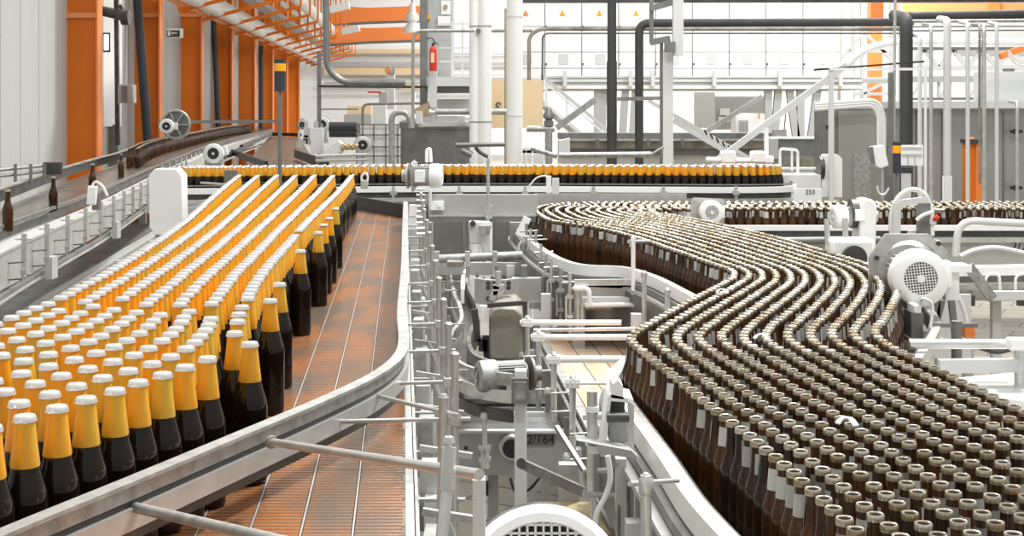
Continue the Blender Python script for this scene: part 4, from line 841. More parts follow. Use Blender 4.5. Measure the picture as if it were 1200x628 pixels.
# H lower belt, orange reflection put into its colour, + tube rails
t = thing('lower_flat_belt', 'sloping flat belt with painted orange reflection below the brown bottles with tube railings across it', 'conveyor', (.45, 6.4, 0))
zb = .95
pl = [W(631, 384, zb), W(770, 380, zb), W(790, 520, zb), W(706, 508, zb)]
dv = (pl[3] - pl[0]).normalized()
m = MB(); m.prism(pl, (0, 0, -.02)); m.build('belt', 'belt2', t)
m = MB(); 
for k in range(1, 5): o = Vector((.115 * k, 0, .002)); m.bar(pl[0] + o, pl[3] + o, .004, .003)
m.build('lane_gap', 'gsteel', t)
MB().bar(pl[0] + Vector((-.02, 0, 0)), pl[3] + Vector((-.02, -.3, 0)), .04, .04).build('edge_beam', 'galv', t); MB().bar(pl[0] + Vector((-.05, 0, -.06)), pl[3] + Vector((-.05, -.4, -.06)), .015, .12).build('side_plate', 'gsteel', t)
for px0, py, px1, Y, r, hp in ((609, 378, 708, 6.2, .0125, 90), (622, 395, 745, 5.75, .0125, 90), (640, 421, 742, 5.3, .0135, 78), (662, 449, 738, 4.9, .006, 170)):
    a = D(px0, py, Y); b = D(px1 + 20, py, Y); MB().cyl(a, b, r, n=14).build('rail_tube', 'white', t)
    q = D(px0 + 9, py - 6, Y); m = MB(); m.cyl(q, q - Vector((0, 0, hp * Y / F)), .0118, n=14); m.lathe([(.013, -.01), (.0145, 0), (.008, .010)], 12, q); o = m.build('tube_post', 'steel', t)
    m = MB(); m.box(D(px0 + 9, py, Y), (.05, .03, .032)); 
    for dx in (-.016, 0, .016): m.cyl(D(px0 + 9, py, Y - .02) + Vector((dx, 0, 0)), D(px0 + 9, py, Y) + Vector((dx, 0, 0)), .004, n=8)
    m.build('tube_clamp', 'white', o, bevel=.006)
    z = D(px0, py + 50, Y); 
    for dy in (40, 62) if py < 440 else (60, 90):
        m = MB(); k = D(px0 + 2, py + dy, Y - .05); m.cyl(k, k + Vector((0, .05, 0)), .014, n=12); m.cyl(k - Vector((0, .01, 0)), k, .007, n=8); m.cyl(k, k + Vector((.09, .02, 0)), .004, n=8); m.build('hinge_bolt', 'steel', o)
    m = MB(); m.bar(D(px0 + 2, py + 40, Y - .06), D(px0 + 2, py + 62, Y - .06), .018, .01); m.build('hinge_link', 'gsteel', o)
MB().cyl(D(625, 387, 6.1), D(745, 385, 6.1), .008).build('thin_rail', 'steel', t)
for x, y in ((.26, 5.2), (.1, 7.3), (.42, 4.6)): MB().box((x, y, .45), (.05, .05, .9)).build('leg', 'lgrey', t)
MB().bar(D(607, 420, 6.4), D(607, 470, 6.4), .12, .1).build('box_block', 'galv', t)
# frame uprights right of J
t = thing('machine_support', 'upright steel frame with bent rods under the camera side of the right conveyor', 'frame', (.2, 3.6, 0))
for px0, px1, py0, Y in ((722, 734, 538, 3.5), (744, 746, 560, 3.4), (693, 699, 480, 4.0)): MB().bx(D(px0, 0, Y).x, D(px1, 0, Y).x, Y, Y + .03, 0.2, D(0, py0, Y).z).build('upright', 'lgrey', t)
m = MB(); m.tube(rnd([D(686, 553, 3.9), D(718, 551, 3.6), D(722, 543, 3.5)], .02), .008, 8); m.tube(rnd([D(688, 557, 3.9), D(685, 552, 3.9), D(686, 560, 3.9), D(690, 575, 3.9)], .02), .008, 8); m.tube(rnd([D(692, 580, 3.9), D(722, 580, 3.6), D(724, 590, 3.5), D(724, 628, 3.5)], .02), .007, 8); m.build('bent_rod', 'galv', t)
MB().bx(D(735, 0, 3.7).x, D(800, 0, 3.7).x, 3.7, 3.72, .6, D(0, 560, 3.7).z).build('back_plate', 'gsteel', t)
MB().bx(D(640, 0, 4.3).x, D(720, 0, 4.3).x, 4.25, 4.6, .18, D(0, 620, 4.3).z).build('tan_tray', 'tan', t)
MB().tube(spl([D(712, 534, 2.9), D(715, 560, 2.9), D(710, 580, 2.9), D(700, 600, 2.9), D(697, 615, 2.9)], 5), .006, 8).build('cable', 'hose', t)
# sensor/bracket box at 720,490
t = thing('sensor_box', 'open white bracket box with a dark roller beside the central end of the brown bottles', 'box', D(722, 530, 3.4))
Y = 3.4
MB().prism(px_poly([(704, 535), (712, 466), (716, 462), (742, 468), (742, 472), (716, 470), (709, 535)], Y), (0, .12, 0)).build('bracket_frame', 'white', t)
MB().prism(px_poly([(736, 470), (743, 474), (743, 530), (736, 520)], Y - .01), (0, .01, 0)).build('right_plate', 'steel', t)
MB().prism(px_poly([(716, 466), (718, 450), (724, 446), (730, 452), (731, 468)], Y), (0, .08, 0)).build('top_lug', 'white', t)
MB().cyl(D(711, 489, Y - .02), D(737, 489, Y - .02), .012).build('dark_roller', 'dsteel', t)
MB().bx(D(715, 0, Y).x, D(736, 0, Y).x, Y + .02, Y + .1, D(0, 520, Y).z, D(0, 496, Y).z).build('metal_block', 'grey', t)
MB().bx(D(715, 0, Y).x, D(736, 0, Y).x, Y + .1, Y + .12, D(0, 496, Y).z, D(0, 470, Y).z).build('dark_back', 'dsteel', t)
MB().prism(px_poly([(676, 516), (700, 522), (704, 532), (750, 538), (740, 528), (688, 518)], Y - .1), (0, .1, -.01)).build('base_plate', 'plate', t)
MB().cyl(D(694, 458, Y), D(694, 575, Y), .0135, n=14).build('post', 'steel', t); MB().cyl(D(683, 488, Y), D(705, 487, Y), .009).build('cross_pin', 'steel', t); m = MB(); m.cyl(D(698, 521, Y - .06), D(698, 530, Y - .06), .018); m.cyl(D(694, 476, Y), D(694, 482, Y), .017); m.build('collar', 'white', t)
# I roller curtain unit
t = thing('roller_unit', 'steel roller unit with a wide grey apron under the bend of the right conveyor', 'machine', D(700, 372, 7.2))
MB().prism([D(662, 318, 7.6), D(742, 326, 7.6), D(752, 334, 7.0), D(672, 331, 7.0)], (0, 0, -.02)).build('sloping_apron', 'roller', t)
MB().bx(D(684, 0, 7).x, D(757, 0, 7).x, 7.0, 7.02, D(0, 347, 7).z, D(0, 332, 7).z).build('striped_apron', 'stain', t)
MB().bx(D(682, 0, 7).x, D(757, 0, 7).x, 6.95, 7.0, D(0, 357, 7).z, D(0, 347, 7).z).build('name_bar', 'lgrey', t)
MB().bx(D(682, 0, 7).x, D(757, 0, 7).x, 7.1, 7.14, D(0, 366, 7).z, D(0, 357, 7).z).build('lower_apron', 'galv', t); MB().bx(D(682, 0, 7).x, D(757, 0, 7).x, 7.2, 7.24, D(0, 373, 7).z, D(0, 366, 7).z).build('dark_slot', 'black', t)
MB().bar(D(673, 331, 6.95), D(772, 330, 6.95), .03).build('top_bar', 'steel', t); MB().tube(rnd([D(686, 358, 6.9), D(742, 357, 6.9), D(752, 362, 6.9), D(755, 366, 6.9)], .05), .012, 8).build('front_rod', 'steel', t)
m = MB(); m.tube(rnd([D(672, 336, 6.9), D(674, 338, 6.9), D(690, 337, 6.9), D(691, 358, 6.9)], .04), .013, 8); m.build('hook_rod', 'white', t)
for px in (677, 682, 757): MB().cyl(D(px, 330, 7.0), D(px, 385, 7.0), .02).build('upright', 'steel', t)
m = MB(); m.cyl(D(742, 278, 6.9), D(742, 345, 6.9), .011); m.build('long_post', 'white', t)
for px in (678, 756): MB().bx(D(px, 0, 7.1).x - .03, D(px, 0, 7.1).x + .03, 7.05, 7.2, 0, D(0, 372, 7).z).build('leg', 'grey', t)
t = thing('post_block', 'grey block column with bolts left of the steel roller unit', 'column', (D(620, 0, 7.6).x, 7.6, 0))
MB().bx(D(611, 0, 7.6).x, D(618, 0, 7.6).x, 7.6, 7.7, 0, D(0, 312, 7.6).z).build('column', 'gsteel', t); MB().bx(D(600, 0, 7.6).x, D(634, 0, 7.6).x, 7.55, 7.62, D(0, 352, 7.6).z, D(0, 325, 7.6).z).build('panel', 'plate', t); MB().bx(D(620, 0, 7.5).x, D(652, 0, 7.5).x, 7.5, 7.55, D(0, 362, 7.5).z, D(0, 354, 7.5).z).build('arm', 'galv', t)
t = thing('pneumatic_arm', 'white jointed arm with an orange-tipped sensor at the left end of the brown bottles', 'sensor', D(612, 300, 8.8))
MB().bar(D(618, 255, 8.8), D(608, 276, 8.8), .05, .05).build('arm', 'white', t); MB().tube(spl([D(614, 280, 8.8), D(608, 288, 8.8), D(611, 296, 8.8)], 5), .008, 6).build('hose', 'hose', t); MB().cyl(D(610, 297, 8.8), D(610, 303, 8.8), .03, .012).build('sensor_tip', 'pbox', t)
# ================================================================ RIGHT FOREGROUND HARDWARE
t = thing('hose_frame', 'upright steel frame with a looping white hose behind the large motor', 'frame', D(1068, 300, 6.3))
Y = 6.3
m = MB(); m.bar(D(1050, 238, Y), D(1049, 300, Y), .035, .04); m.bar(D(1048, 239, Y), D(1086, 234, Y), .03, .03); m.build('frame', 'lgrey', t); MB().bar(D(1082, 238, Y), D(1082, 298, Y), .055, .04).build('right_post', 'gsteel', t)
MB().tube(spl([D(1046, 285, Y), D(1044, 255, Y), D(1052, 232, Y), D(1068, 222, Y), D(1084, 228, Y), D(1091, 245, Y)], 8), .011, 8).build('hose', 'hose', t)
MB().tube(spl([D(1074, 258, Y - .05), D(1082, 252, Y - .05), D(1094, 248, Y - .05)], 5), .009, 8).build('short_hose', 'hose', t)
m = MB(); m.cyl(D(1091, 244, Y), D(1091, 276, Y), .016); m.cyl(D(1091, 256, Y), D(1091, 262, Y), .024); m.build('valve', 'white', t); MB().cyl(D(1095, 247, Y), D(1106, 247, Y), .01).build('valve_lever', 'gsteel', t); MB().cyl(D(1095, 254, Y - .02), D(1098, 257, Y - .02), .016).build('red_knob', 'red', t)
MB().cyl(D(1069, 270, Y), D(1069, 285, Y), .02, .03).build('oiler', 'steel', t)
m = MB(); m.cyl(D(1088, 286, 6.0), D(1088, 305, 6.0), .035); m.box(D(1088, 284, 6.0), (.09, .06, .02)); m.build('lower_post', 'steel', t)
solo(MB().tube(rnd([D(1120, 300, 7.8), D(1123, 258, 7.8), D(1200, 262, 7.8), D(1260, 264, 7.8)], .1), .022, 10), 'handrail_tube', 'lgrey', 'bent pale handrail tube in front of the numbered right back plate', 'rail')
t = thing('lower_truss', 'pale horizontal truss beams and diagonal strut right of the large motor', 'frame', D(1160, 345, 6.5))
Y = 6.6
def rb(x0, y0, x1, y1, Y, w, h, mt, nm, tt): return MB().bar(D(x0, y0, Y), D(x1, y1, Y), w, h).build(nm, mt, tt)
rb(1100, 318, 1240, 315, Y, .1, .04, 'white', 'top_beam', t); rb(1100, 325, 1240, 323, Y + .1, .04, .05, 'gsteel', 'dark_web', t); rb(1100, 338, 1240, 335, Y + .1, .04, .03, 'steel', 'mid_beam', t); rb(1110, 346, 1240, 343, Y + .1, .05, .05, 'galv', 'lower_beam', t); rb(1135, 312, 1163, 350, Y - .3, .03, .045, 'galv', 'diagonal_strut', t); rb(1160, 346, 1240, 346, Y - .2, .04, .04, 'lgrey', 'front_beam', t)
for px in (1138, 1196): rb(px, 346, px, 358, Y, .03, .03, 'dsteel', 'foot', t)
MB().tube(spl([D(1125, 300, 7), D(1145, 292, 7), D(1170, 290, 7), D(1200, 296, 7)], 5), .012, 6).build('hose', 'hose', t)
for px in (1155, 1190): MB().tube(rnd([D(px, 340, 6.5), D(px, 322, 6.5), D(px + 16, 320, 6.5), D(px + 17, 342, 6.5)], .03), .007, 6).build('loop_wire', 'white', t)
t = thing('side_tube_railing', 'pale horizontal tube railing with a clamped post at the right edge', 'railing', D(1150, 420, 4.6))
MB().cyl(D(1065, 403, 4.65), D(1230, 403, 4.65), .017, n=14).build('long_tube', 'steel', t); MB().cyl(D(1195, 396, 4.6), D(1195, 470, 4.6), .018, n=14).build('post', 'steel', t); MB().box(D(1195, 403, 4.58), (.08, .05, .04)).build('clamp', 'white', t, bevel=.006); rb(1100, 429, 1240, 427, 4.6, .03, .045, 'lgrey', 'lower_bar', t)
m = MB(); m.cyl(D(1121, 376, 5.2), D(1121, 422, 5.2), .02); m.build('grey_post', 'gsteel', t); MB().bar(D(1090, 381, 5.2), D(1145, 381, 5.2), .015).build('thin_rail', 'gsteel', t)
MB().tube(spl([D(1145, 405, 4.7), D(1165, 411, 4.7), D(1180, 409, 4.7), D(1190, 404, 4.7)], 5), .012, 6).build('dark_hose', 'dsteel', t)
t = thing('support_stand', 'pale panel and dark legs below the large mesh-covered motor', 'stand', (D(1110, 0, 6).x, 6, 0))
MB().bx(D(1095, 0, 6.2).x, D(1138, 0, 6.2).x, 6.2, 6.22, D(0, 420, 6.2).z, D(0, 345, 6.2).z).build('panel', 'lgrey', t)
for p in (((1106, 342), (1092, 400)), ((1114, 345), (1122, 420)), ((1098, 345), (1096, 400))): MB().bar(D(*p[0], 5.9), D(*p[1], 5.9), .025).build('leg', 'gsteel', t)
MB().tube(spl([D(1120, 340, 5.8), D(1130, 365, 5.8), D(1133, 385, 5.8)], 4), .009, 6).build('hose', 'hose', t)
MB().box(D(1135, 388, 5.6), (.04, .04, .05)).build('orange_fitting', 'beam', t)
for px in (1100, 1132): MB().bx(D(px, 0, 6.3).x - .02, D(px, 0, 6.3).x + .02, 6.25, 6.3, 0, D(0, 400, 6.3).z).build('foot_post', 'grey', t)
# sensors/brackets over the left conveyors
t = thing('photo_sensor', 'white angled sensor with a curved cable over the left wall conveyor rail', 'sensor', D(110, 244, 7.9))
MB().bar(D(109, 218, 7.9), D(107, 240, 7.9), .05, .04).build('sensor_body', 'white', t, bevel=.006); MB().bar(D(113, 226, 7.95), D(113, 246, 7.95), .04, .04).build('sensor_mount', 'gsteel', t); MB().tube(spl([D(108, 218, 7.9), D(112, 213, 7.9), D(120, 218, 7.9), D(126, 230, 7.9)], 5), .008, 6).build('cable', 'hose', t)
t = thing('cable_loop_sensor', 'small upright sensor with a white cable loop on the rear cross conveyor', 'sensor', D(428, 222, 9.6))
MB().box(D(427, 216, 9.6), (.05, .04, .06)).build('sensor_body', 'grey', t, bevel=.006); MB().tube(spl([D(424, 212, 9.6), D(424, 206, 9.6), D(429, 203, 9.6), D(431, 208, 9.6), D(430, 215, 9.6)], 5), .008, 6).build('cable', 'hose', t)
t = thing('bracket_sensor', 'white bracket with a sensor box and thin cable right of the hanging rod', 'sensor', D(648, 228, 9.6))
MB().box(D(643, 216, 9.6), (.035, .04, .12)).build('bracket', 'white', t); MB().box(D(651, 218, 9.6), (.05, .04, .11)).build('sensor_body', 'lgrey', t); MB().tube(spl([D(619, 220, 9.6), D(628, 209, 9.6), D(638, 206, 9.6), D(643, 208, 9.6)], 5), .007, 6).build('cable', 'hose', t)
t = thing('handle_bracket', 'small white handle bracket standing on top of the rear white motor', 'bracket', D(503, 190, 9.25))
MB().tube(rnd([D(500, 190, 9.25), D(500, 176, 9.25), D(504, 174, 9.25), D(505, 190, 9.25)], .02), .012, 8).build('handle', 'white', t)
t = thing('small_control_cluster', 'cluster of white switches and hoses at the far end of the brown belt', 'controls', D(492, 285, 8.2))
MB().bar(D(485, 240, 8.2), D(483, 268, 8.2), .05, .04).build('switch', 'white', t); MB().box(D(484, 278, 8.1), (.06, .05, .1)).build('grey_box', 'grey', t); MB().cyl(D(494, 245, 8.2), D(502, 245, 8.2), .06, n=14).build('dark_coil', 'dsteel', t); MB().tube(spl([D(504, 222, 8.3), D(504, 238, 8.3), D(500, 252, 8.3), D(496, 262, 8.3)], 5), .009, 6).build('hose', 'hose', t)
m = MB()
for k in range(9): m.cyl(D(488, 222 + k * 6.5, 8.0 - k * .25), D(498, 222 + k * 6.5, 8.0 - k * .25), .008, n=6)
m.build('rod_ends', 'steel', t)
# ================================================================ BACKGROUND
def vt(px, y0, y1, Y, w, m, name, label, cat='pipe', px2=None, n=16):
    return solo(MB().cyl(D(px, y1, Y), D(px2 or px, y0, Y), w * Y / F / 2, n=n), name, m, label, cat)
# white ducts in the middle
t = thing('white_double_duct', 'pair of joined white vertical ducts left of the single one', 'duct', D(563, 240, 13))
for px, w in ((556, 12), (568, 16)): MB().cyl(D(px, 394, 13), D(px, -60, 13), w * 13 / F / 2, n=20).build('duct', 'white', t)
m = MB()
for y in (30, 142): m.cyl(D(556, y, 13), D(556, y + 1.5, 13), .052, n=20); m.cyl(D(568, y, 13), D(568, y + 1.5, 13), .068, n=20)
m.build('joint_ring', 'galv', t); MB().tube(spl([D(557, 172, 12.8), D(562, 178, 12.8), D(572, 184, 12.8)], 4), .02, 6).build('dark_handle', 'dsteel', t)
t = thing('white_single_duct', 'single white vertical duct right of the double one', 'duct', D(602, 240, 12.5))
MB().cyl(D(603, 404, 12.5), D(603, -60, 12.5), 19 * 12.5 / F / 2, n=24).build('duct', 'white', t)
m = MB()
for y in (19, 135): m.cyl(D(603, y, 12.5), D(603, y + 1.5, 12.5), .077, n=24)
m.build('joint_ring', 'lgrey', t)
vt(593, 10, 300, 13.6, 4, 'tan', 'thin_brown_pipe', 'thin brownish vertical pipe between the white ducts')
# dark pipes and posts
t = thing('insulated_pipe', 'black insulated vertical pipe, left one of the pair behind the rear conveyor', 'pipe', D(717, 240, 14.5)); MB().cyl(D(717, 366, 14.5), D(717, 72, 14.5), 12 * 14.5 / F / 2, n=20).build('pipe', 'bpipe', t); MB().cyl(D(717, 72, 14.5), D(717, -60, 14.5), 10.5 * 14.5 / F / 2, n=20).build('upper_pipe', 'bpipe', t)
MB().bar(D(722, 116, 14.3), D(776, 115, 14.3), .04, .04).build('wall_arm', 'rust', t)
a = rnd([D(749, 361, 14.8), D(749, 27, 14.8), D(1070, 26, 14.8)], .12, 6)
solo(MB().tube(a, 10 * 14.8 / F / 2, 16), 'insulated_pipe', 'bpipe', 'black insulated pipe that rises and bends right across the hall', 'pipe')
a = rnd([D(1062, 300, 12.0), D(1062, 22, 12.0), D(1048, 18, 13.5)], .12, 6); solo(MB().tube(a, 15 * 12 / F / 2, 18), 'insulated_pipe', 'bpipe', 'thick black insulated pipe with a bent top in front of the grey enclosures', 'pipe')
solo(MB().cyl(D(1066, 20, 13), D(1240, 16, 13), 12 * 13 / F / 2, n=16), 'overhead_black_pipe', 'bpipe', 'thick black overhead pipe running to the upper right corner', 'pipe')
a = rnd([D(620, 150, 16), D(620, 42, 16), D(632, 34, 16), D(1060, 34, 15)], .12, 5); solo(MB().tube(a, 4.5 * 16 / F / 2, 10), 'pale_conduit', 'rust', 'pale brown conduit running level under the black pipe', 'pipe')
a = rnd([D(635, 150, 17), D(636, 39, 17), D(1060, 39, 17)], .08, 5); solo(MB().tube(a, 2.4 * 17 / F / 2, 8), 'thin_conduit', 'gsteel', 'thin grey conduit just under the pale brown one', 'pipe')
solo(MB().bar(D(600, 1, 16), D(1240, 0, 16), .08, .05), 'top_beam', 'dsteel', 'dark thin beam along the top picture edge', 'beam')
t = thing('grey_post', 'tall grey square post with an offset upper part in the middle of the hall', 'post', (D(786, 0, 13.5).x, 13.5, 0))
MB().bx(D(777, 0, 13.5).x, D(789, 0, 13.5).x, 13.5, 13.65, 0, D(0, 58, 13.5).z).build('lower_post', 'lgrey', t); MB().bx(D(775, 0, 13.5).x, D(777.5, 0, 13.5).x, 13.52, 13.65, 0, D(0, 50, 13.5).z).build('dark_side', 'gsteel', t); MB().bx(D(789, 0, 13.4).x, D(801, 0, 13.4).x, 13.4, 13.5, D(0, 65, 13.4).z, CZ + 1.6).build('upper_post', 'lgrey', t)
m = MB(); m.box(D(785, 55, 13.4), (.1, .1, .1)); m.bar(D(762, 10, 13.5), D(790, 2, 13.5), .06, .06); m.bar(D(762, 50, 13.5), D(785, 45, 13.5), .05, .06); m.bx(D(762, 0, 13.5).x, D(766, 0, 13.5).x, 13.5, 13.6, D(0, 50, 13.5).z, CZ + 1.6); m.build('joint_bracket', 'gsteel', t)
# brace
a = [D(835, 192, 12), D(900, 144, 12), D(960, 100, 12), D(992, 76, 12)] 
solo(MB().bar(a[0], a[-1], .045, .055), 'diagonal_brace', 'lgrey', 'light grey diagonal brace rising right behind the rounded conveyor end', 'brace')
a = spl([D(990, 78, 14), D(1008, 62, 14), D(1030, 53, 14), D(1060, 49, 14), D(1120, 49, 14), D(1240, 51, 14)], 8); solo(MB().tube(a, 9 * 14 / F / 2, 14), 'white_curved_pipe', 'white', 'thick white pipe curving up and running right above the enclosures', 'pipe')
# curved dark cable pipe upper left + horizontal
a = rnd([D(381, -60, 14), D(383, 80, 14), D(401, 97, 14), D(475, 97, 14)], .25, 8); solo(MB().tube(a, 8 * 14 / F / 2, 12), 'dark_curved_pipe', 'rust', 'dark grey pipe coming down and curving right beside the orange columns', 'pipe').data.materials[0] = M['gsteel']
solo(MB().bar(D(373, 101, 14.2), D(500, 102, 14.2), .03, .025), 'dark_angle_rail', 'dsteel', 'thin dark rail just below the dark curved pipe', 'rail')
vt(374, 60, 310, 14.4, 5, 'gsteel', 'dark_upright', 'dark upright pipe with fittings left of the dark curved pipe')
a = rnd([D(484, 150, 12.8), D(484, 36, 12.8), D(556, 36, 12.8)], .1, 5); solo(MB().tube(a, 4 * 12.8 / F / 2, 10), 'bent_grey_pipe', 'gsteel', 'thin grey pipe bending right above the fire extinguisher', 'pipe').data.materials[0] = M['galv']
solo(MB().cyl(D(622, 36, 16.5), D(560, 36, 12.9), .02), 'link_pipe', 'rust', 'short pipe joining the bent grey pipe behind the white ducts', 'pipe')
a = rnd([D(459, 380, 12.3), D(459, 132, 12.3), D(478, 131, 12.3), D(482, 150, 12.3)], .12, 6); solo(MB().tube(a, 7 * 12.3 / F / 2, 12), 'tank_inlet_pipe', 'galv', 'hooked grey pipe standing left of the grey tank', 'pipe')
# platform with cabinet and extinguisher
t = thing('raised_platform', 'grey raised platform with grille fence carrying the red fire extinguisher', 'platform', D(525, 105, 14.2))
MB().bx(D(500, 0, 14).x, D(555, 0, 14).x, 14, 15.2, D(0, 101, 14).z, D(0, 90, 14).z).build('deck', 'lgrey', t); MB().bx(D(503, 0, 14.1).x, D(555, 0, 14.1).x, 14.1, 15.2, D(0, 108, 14).z, D(0, 101, 14).z).build('underframe', 'gsteel', t); MB().bx(D(503, 0, 13.95).x, D(512, 0, 13.95).x, 13.9, 14.0, D(0, 128, 14).z, D(0, 84, 14).z).build('extinguisher_stand', 'lgrey', t)
m = MB(); Y = 14.3
for x in (530, 542, 552): m.bar(D(x, 25, Y), D(x, 92, Y), .02)
for y in (28, 56, 72, 92): m.bar(D(515, y, Y), D(556, y, Y), .014)
m.build('grille_fence', 'lgrey', t)
m = MB(); m.bx(D(492, 0, 14.4).x, D(500, 0, 14.4).x, 14.4, 14.6, 0, CZ + 1.7); m.build('dark_column', 'gsteel', t)
t = thing('control_cabinet', 'tall grey control cabinet with notices behind the fire extinguisher', 'cabinet', D(515, 90, 14.6))
MB().bx(D(500, 0, 14.6).x, D(530, 0, 14.6).x, 14.6, 15, D(0, 90, 14.6).z, CZ + 1.7).build('carcass', 'grey', t); MB().bx(D(517, 0, 14.6).x, D(528, 0, 14.6).x, 14.58, 14.6, D(0, 17, 14.6).z, D(0, 1, 14.6).z).build('notice', 'white', t); MB().bx(D(513, 0, 14.6).x, D(528, 0, 14.6).x, 14.57, 14.59, D(0, 30, 14.6).z, D(0, 19, 14.6).z).build('notice', 'white', t); MB().bx(D(500, 0, 14.6).x, D(504, 0, 14.6).x, 14.55, 14.6, D(0, 23, 14.6).z, D(0, 17, 14.6).z).build('yellow_switch', 'amber', t)
MB().cyl(D(522, 8, 14.56), D(522, 8, 14.58), .025, n=12).build('notice_mark', 'tan', t)
t = thing('fire_extinguisher', 'red fire extinguisher standing on the raised platform', 'fire extinguisher', D(508, 84, 13.8))
MB().lathe([(.036, 0), (.038, .01), (.038, .20), (.03, .235), (.014, .25)], 18, D(507.5, 83, 13.8)).build('cylinder', 'red', t); m = MB(); p = D(507.5, 55, 13.8); m.cyl(p, p + Vector((0, 0, .04)), .014); m.tube(spl([p + Vector((.02, 0, .04)), p + Vector((-.01, 0, .09)), p + Vector((-.06, 0, .08))], 4), .008, 6); m.bar(p + Vector((0, 0, .04)), p + Vector((.05, 0, .03)), .012); m.build('valve_head', 'dsteel', t)
m = MB(); m.bx(p.x - .02, p.x + .015, 13.755, 13.765, p.z - .16, p.z - .06); m.build('instruction_label', 'pbox', t)
# tank and pipes
t = thing('grey_tank', 'round grey steel tank with a wide rim behind the rear white motor', 'tank', (D(520, 0, 13.8).x, 13.8, 0))
c = D(520, 150, 13.8); R = 52 * 13.4 / F
MB().lathe([(R, -1.7), (R, 0), (R * 1.03, .0), (R * 1.03, .06), (R * .95, .08), (R * .3, .12)], 40, (c.x, 13.8, c.z - .0)).build('shell', 'gsteel', t)
m = MB(); m.bx(D(487, 0, 13.2).x, D(494, 0, 13.2).x, 13.25, 13.35, c.z + .05, D(0, 130, 13.2).z); m.bx(D(537, 0, 13.2).x, D(545, 0, 13.2).x, 13.25, 13.35, c.z + .05, D(0, 136, 13.2).z); m.bar(D(490, 146, 13.3), D(560, 145, 13.3), .04); m.build('top_frame', 'lgrey', t)
t = thing('horizontal_pipe', 'grey horizontal pipe with a valve in front of the white and tan boxes', 'pipe', D(540, 135, 13.1))
MB().cyl(D(508, 131, 13.1), D(600, 131, 13.1), .03).build('pipe', 'galv', t); m = MB(); m.cyl(D(508, 125, 13.1), D(508, 140, 13.1), .035); m.cyl(D(503, 132, 13.1), D(510, 132, 13.1), .04); m.build('valve', 'steel', t)
solo(MB().prism([D(484, 128, 13.9), D(503, 119, 13.9), D(506, 146, 13.9), D(492, 146, 13.9)], (0, .3, 0)), 'tan_carton', 'tan', 'tilted brown carton left of the horizontal pipe valve', 'carton')
solo(MB().bx(D(505, 0, 14.4).x, D(551, 0, 14.4).x, 14.4, 14.8, D(0, 128, 14.4).z, D(0, 116, 14.4).z), 'white_carton', 'white', 'long white box on the tank frame under the platform', 'box')
solo(MB().bx(D(574, 0, 15).x, D(636, 0, 15).x, 15, 15.6, D(0, 150, 15).z, D(0, 94, 15).z), 'tan_cabinet', 'pbox', 'pale brown cabinet with a small round emblem behind the white ducts', 'cabinet')
c = D(584, 123, 14.98); solo(MB().tube([c + Vector((.025 * math.cos(a), 0, .025 * math.sin(a))) for a in [k * .5 for k in range(11)]], .007, 6), 'round_emblem', 'text', 'small black swirl emblem on the pale brown cabinet', 'emblem')
t = thing('valve_manifold', 'horizontal pale pipe manifold with a dark valve head right of the white ducts', 'manifold', D(645, 190, 12.4))
m = MB(); m.cyl(D(617, 151, 12.4), D(650, 151, 12.4), .03); m.cyl(D(643, 151, 12.4), D(643, 400, 12.4), .035); m.build('pipe', 'galv', t); m = MB(); m.lathe([(.045, 0), (.045, .04), (.03, .05), (.05, .07), (.05, .1), (.02, .16)], 16, D(643, 147, 12.4)); m.build('valve_head', 'gsteel', t)
m = MB(); m.cyl(D(655, 182, 11.8), D(763, 181, 11.8), .026); m.cyl(D(623, 174, 11.9), D(652, 183, 11.8), .02); m.cyl(D(763, 181, 11.8), D(778, 172, 11.8), .01); m.build('long_pipe', 'galv', t); MB().prism([D(655, 165, 12.6), D(668, 162, 12.6), D(668, 180, 12.6), D(655, 184, 12.6)], (0, .2, 0)).build('pale_block', 'lgrey', t)
m = MB(); m.cyl(D(534, 170, 12), D(592, 169, 12), .02); m.cyl(D(533, 176, 12), D(533, 192, 12), .03); m.cyl(D(541, 176, 12), D(553, 182, 12), .03); solo(m, 'low_fittings', 'gsteel', 'dark low pipe fittings in front of the grey tank, left of the ducts', 'pipe')
m = MB(); m.bar(D(612, 176, 13), D(634, 176, 13), .05, .05)
for x in (613, 620, 628, 634): m.bar(D(x, 176, 13), D(x, 390, 13), .05)
solo(m, 'white_support_rack', 'lgrey', 'small pale rack with four legs right of the single white duct', 'rack')
# stairs
t = thing('steel_stairs', 'white steel stairs with railing going down to the right below the white cabinets', 'stairs', D(735, 190, 20))
Y = 20
def st(x0, y0, x1, y1, w, m, nm, YY=Y): MB().bar(D(x0, y0, YY), D(x1, y1, YY), .05, w).build(nm, m, t)
st(634, 88, 752, 186, .05, 'lgrey', 'handrail'); st(640, 122, 716, 186, .05, 'white', 'lower_rail'); st(638, 96, 745, 188, .03, 'white', 'midrail'); st(620, 108, 712, 190, .11, 'lgrey', 'stringer', 20.6)
m = MB()
for k in range(9): m.bar(D(640 + k * 9, 126 + k * 7.4, 20), D(640 + k * 9, 126 + k * 7.4, 20.6), .16, .03)
m.build('treads', 'grey', t)
m = MB()
for x, y in ((640, 94), (664, 112), (707, 148), (739, 175)): m.bar(D(x, y, Y), D(x, y + 30, Y), .04)
m.build('railing_posts', 'white', t)
t = thing('second_stairs', 'white stair flight with dark treads descending right of the tall grey post', 'stairs', D(845, 180, 17))
for (x0, y0, x1, y1, w) in ((760, 118, 886, 190, .05), (789, 141, 885, 197, .07)): MB().bar(D(x0, y0, 17), D(x1, y1, 17), .04, w).build('stringer', 'lgrey', t)
m = MB()
for k in range(6): m.bar(D(825 + k * 7, 152 + k * 4.6, 17), D(828 + k * 7, 158 + k * 4.6, 17), .04, .02)
m.build('treads', 'gsteel', t)
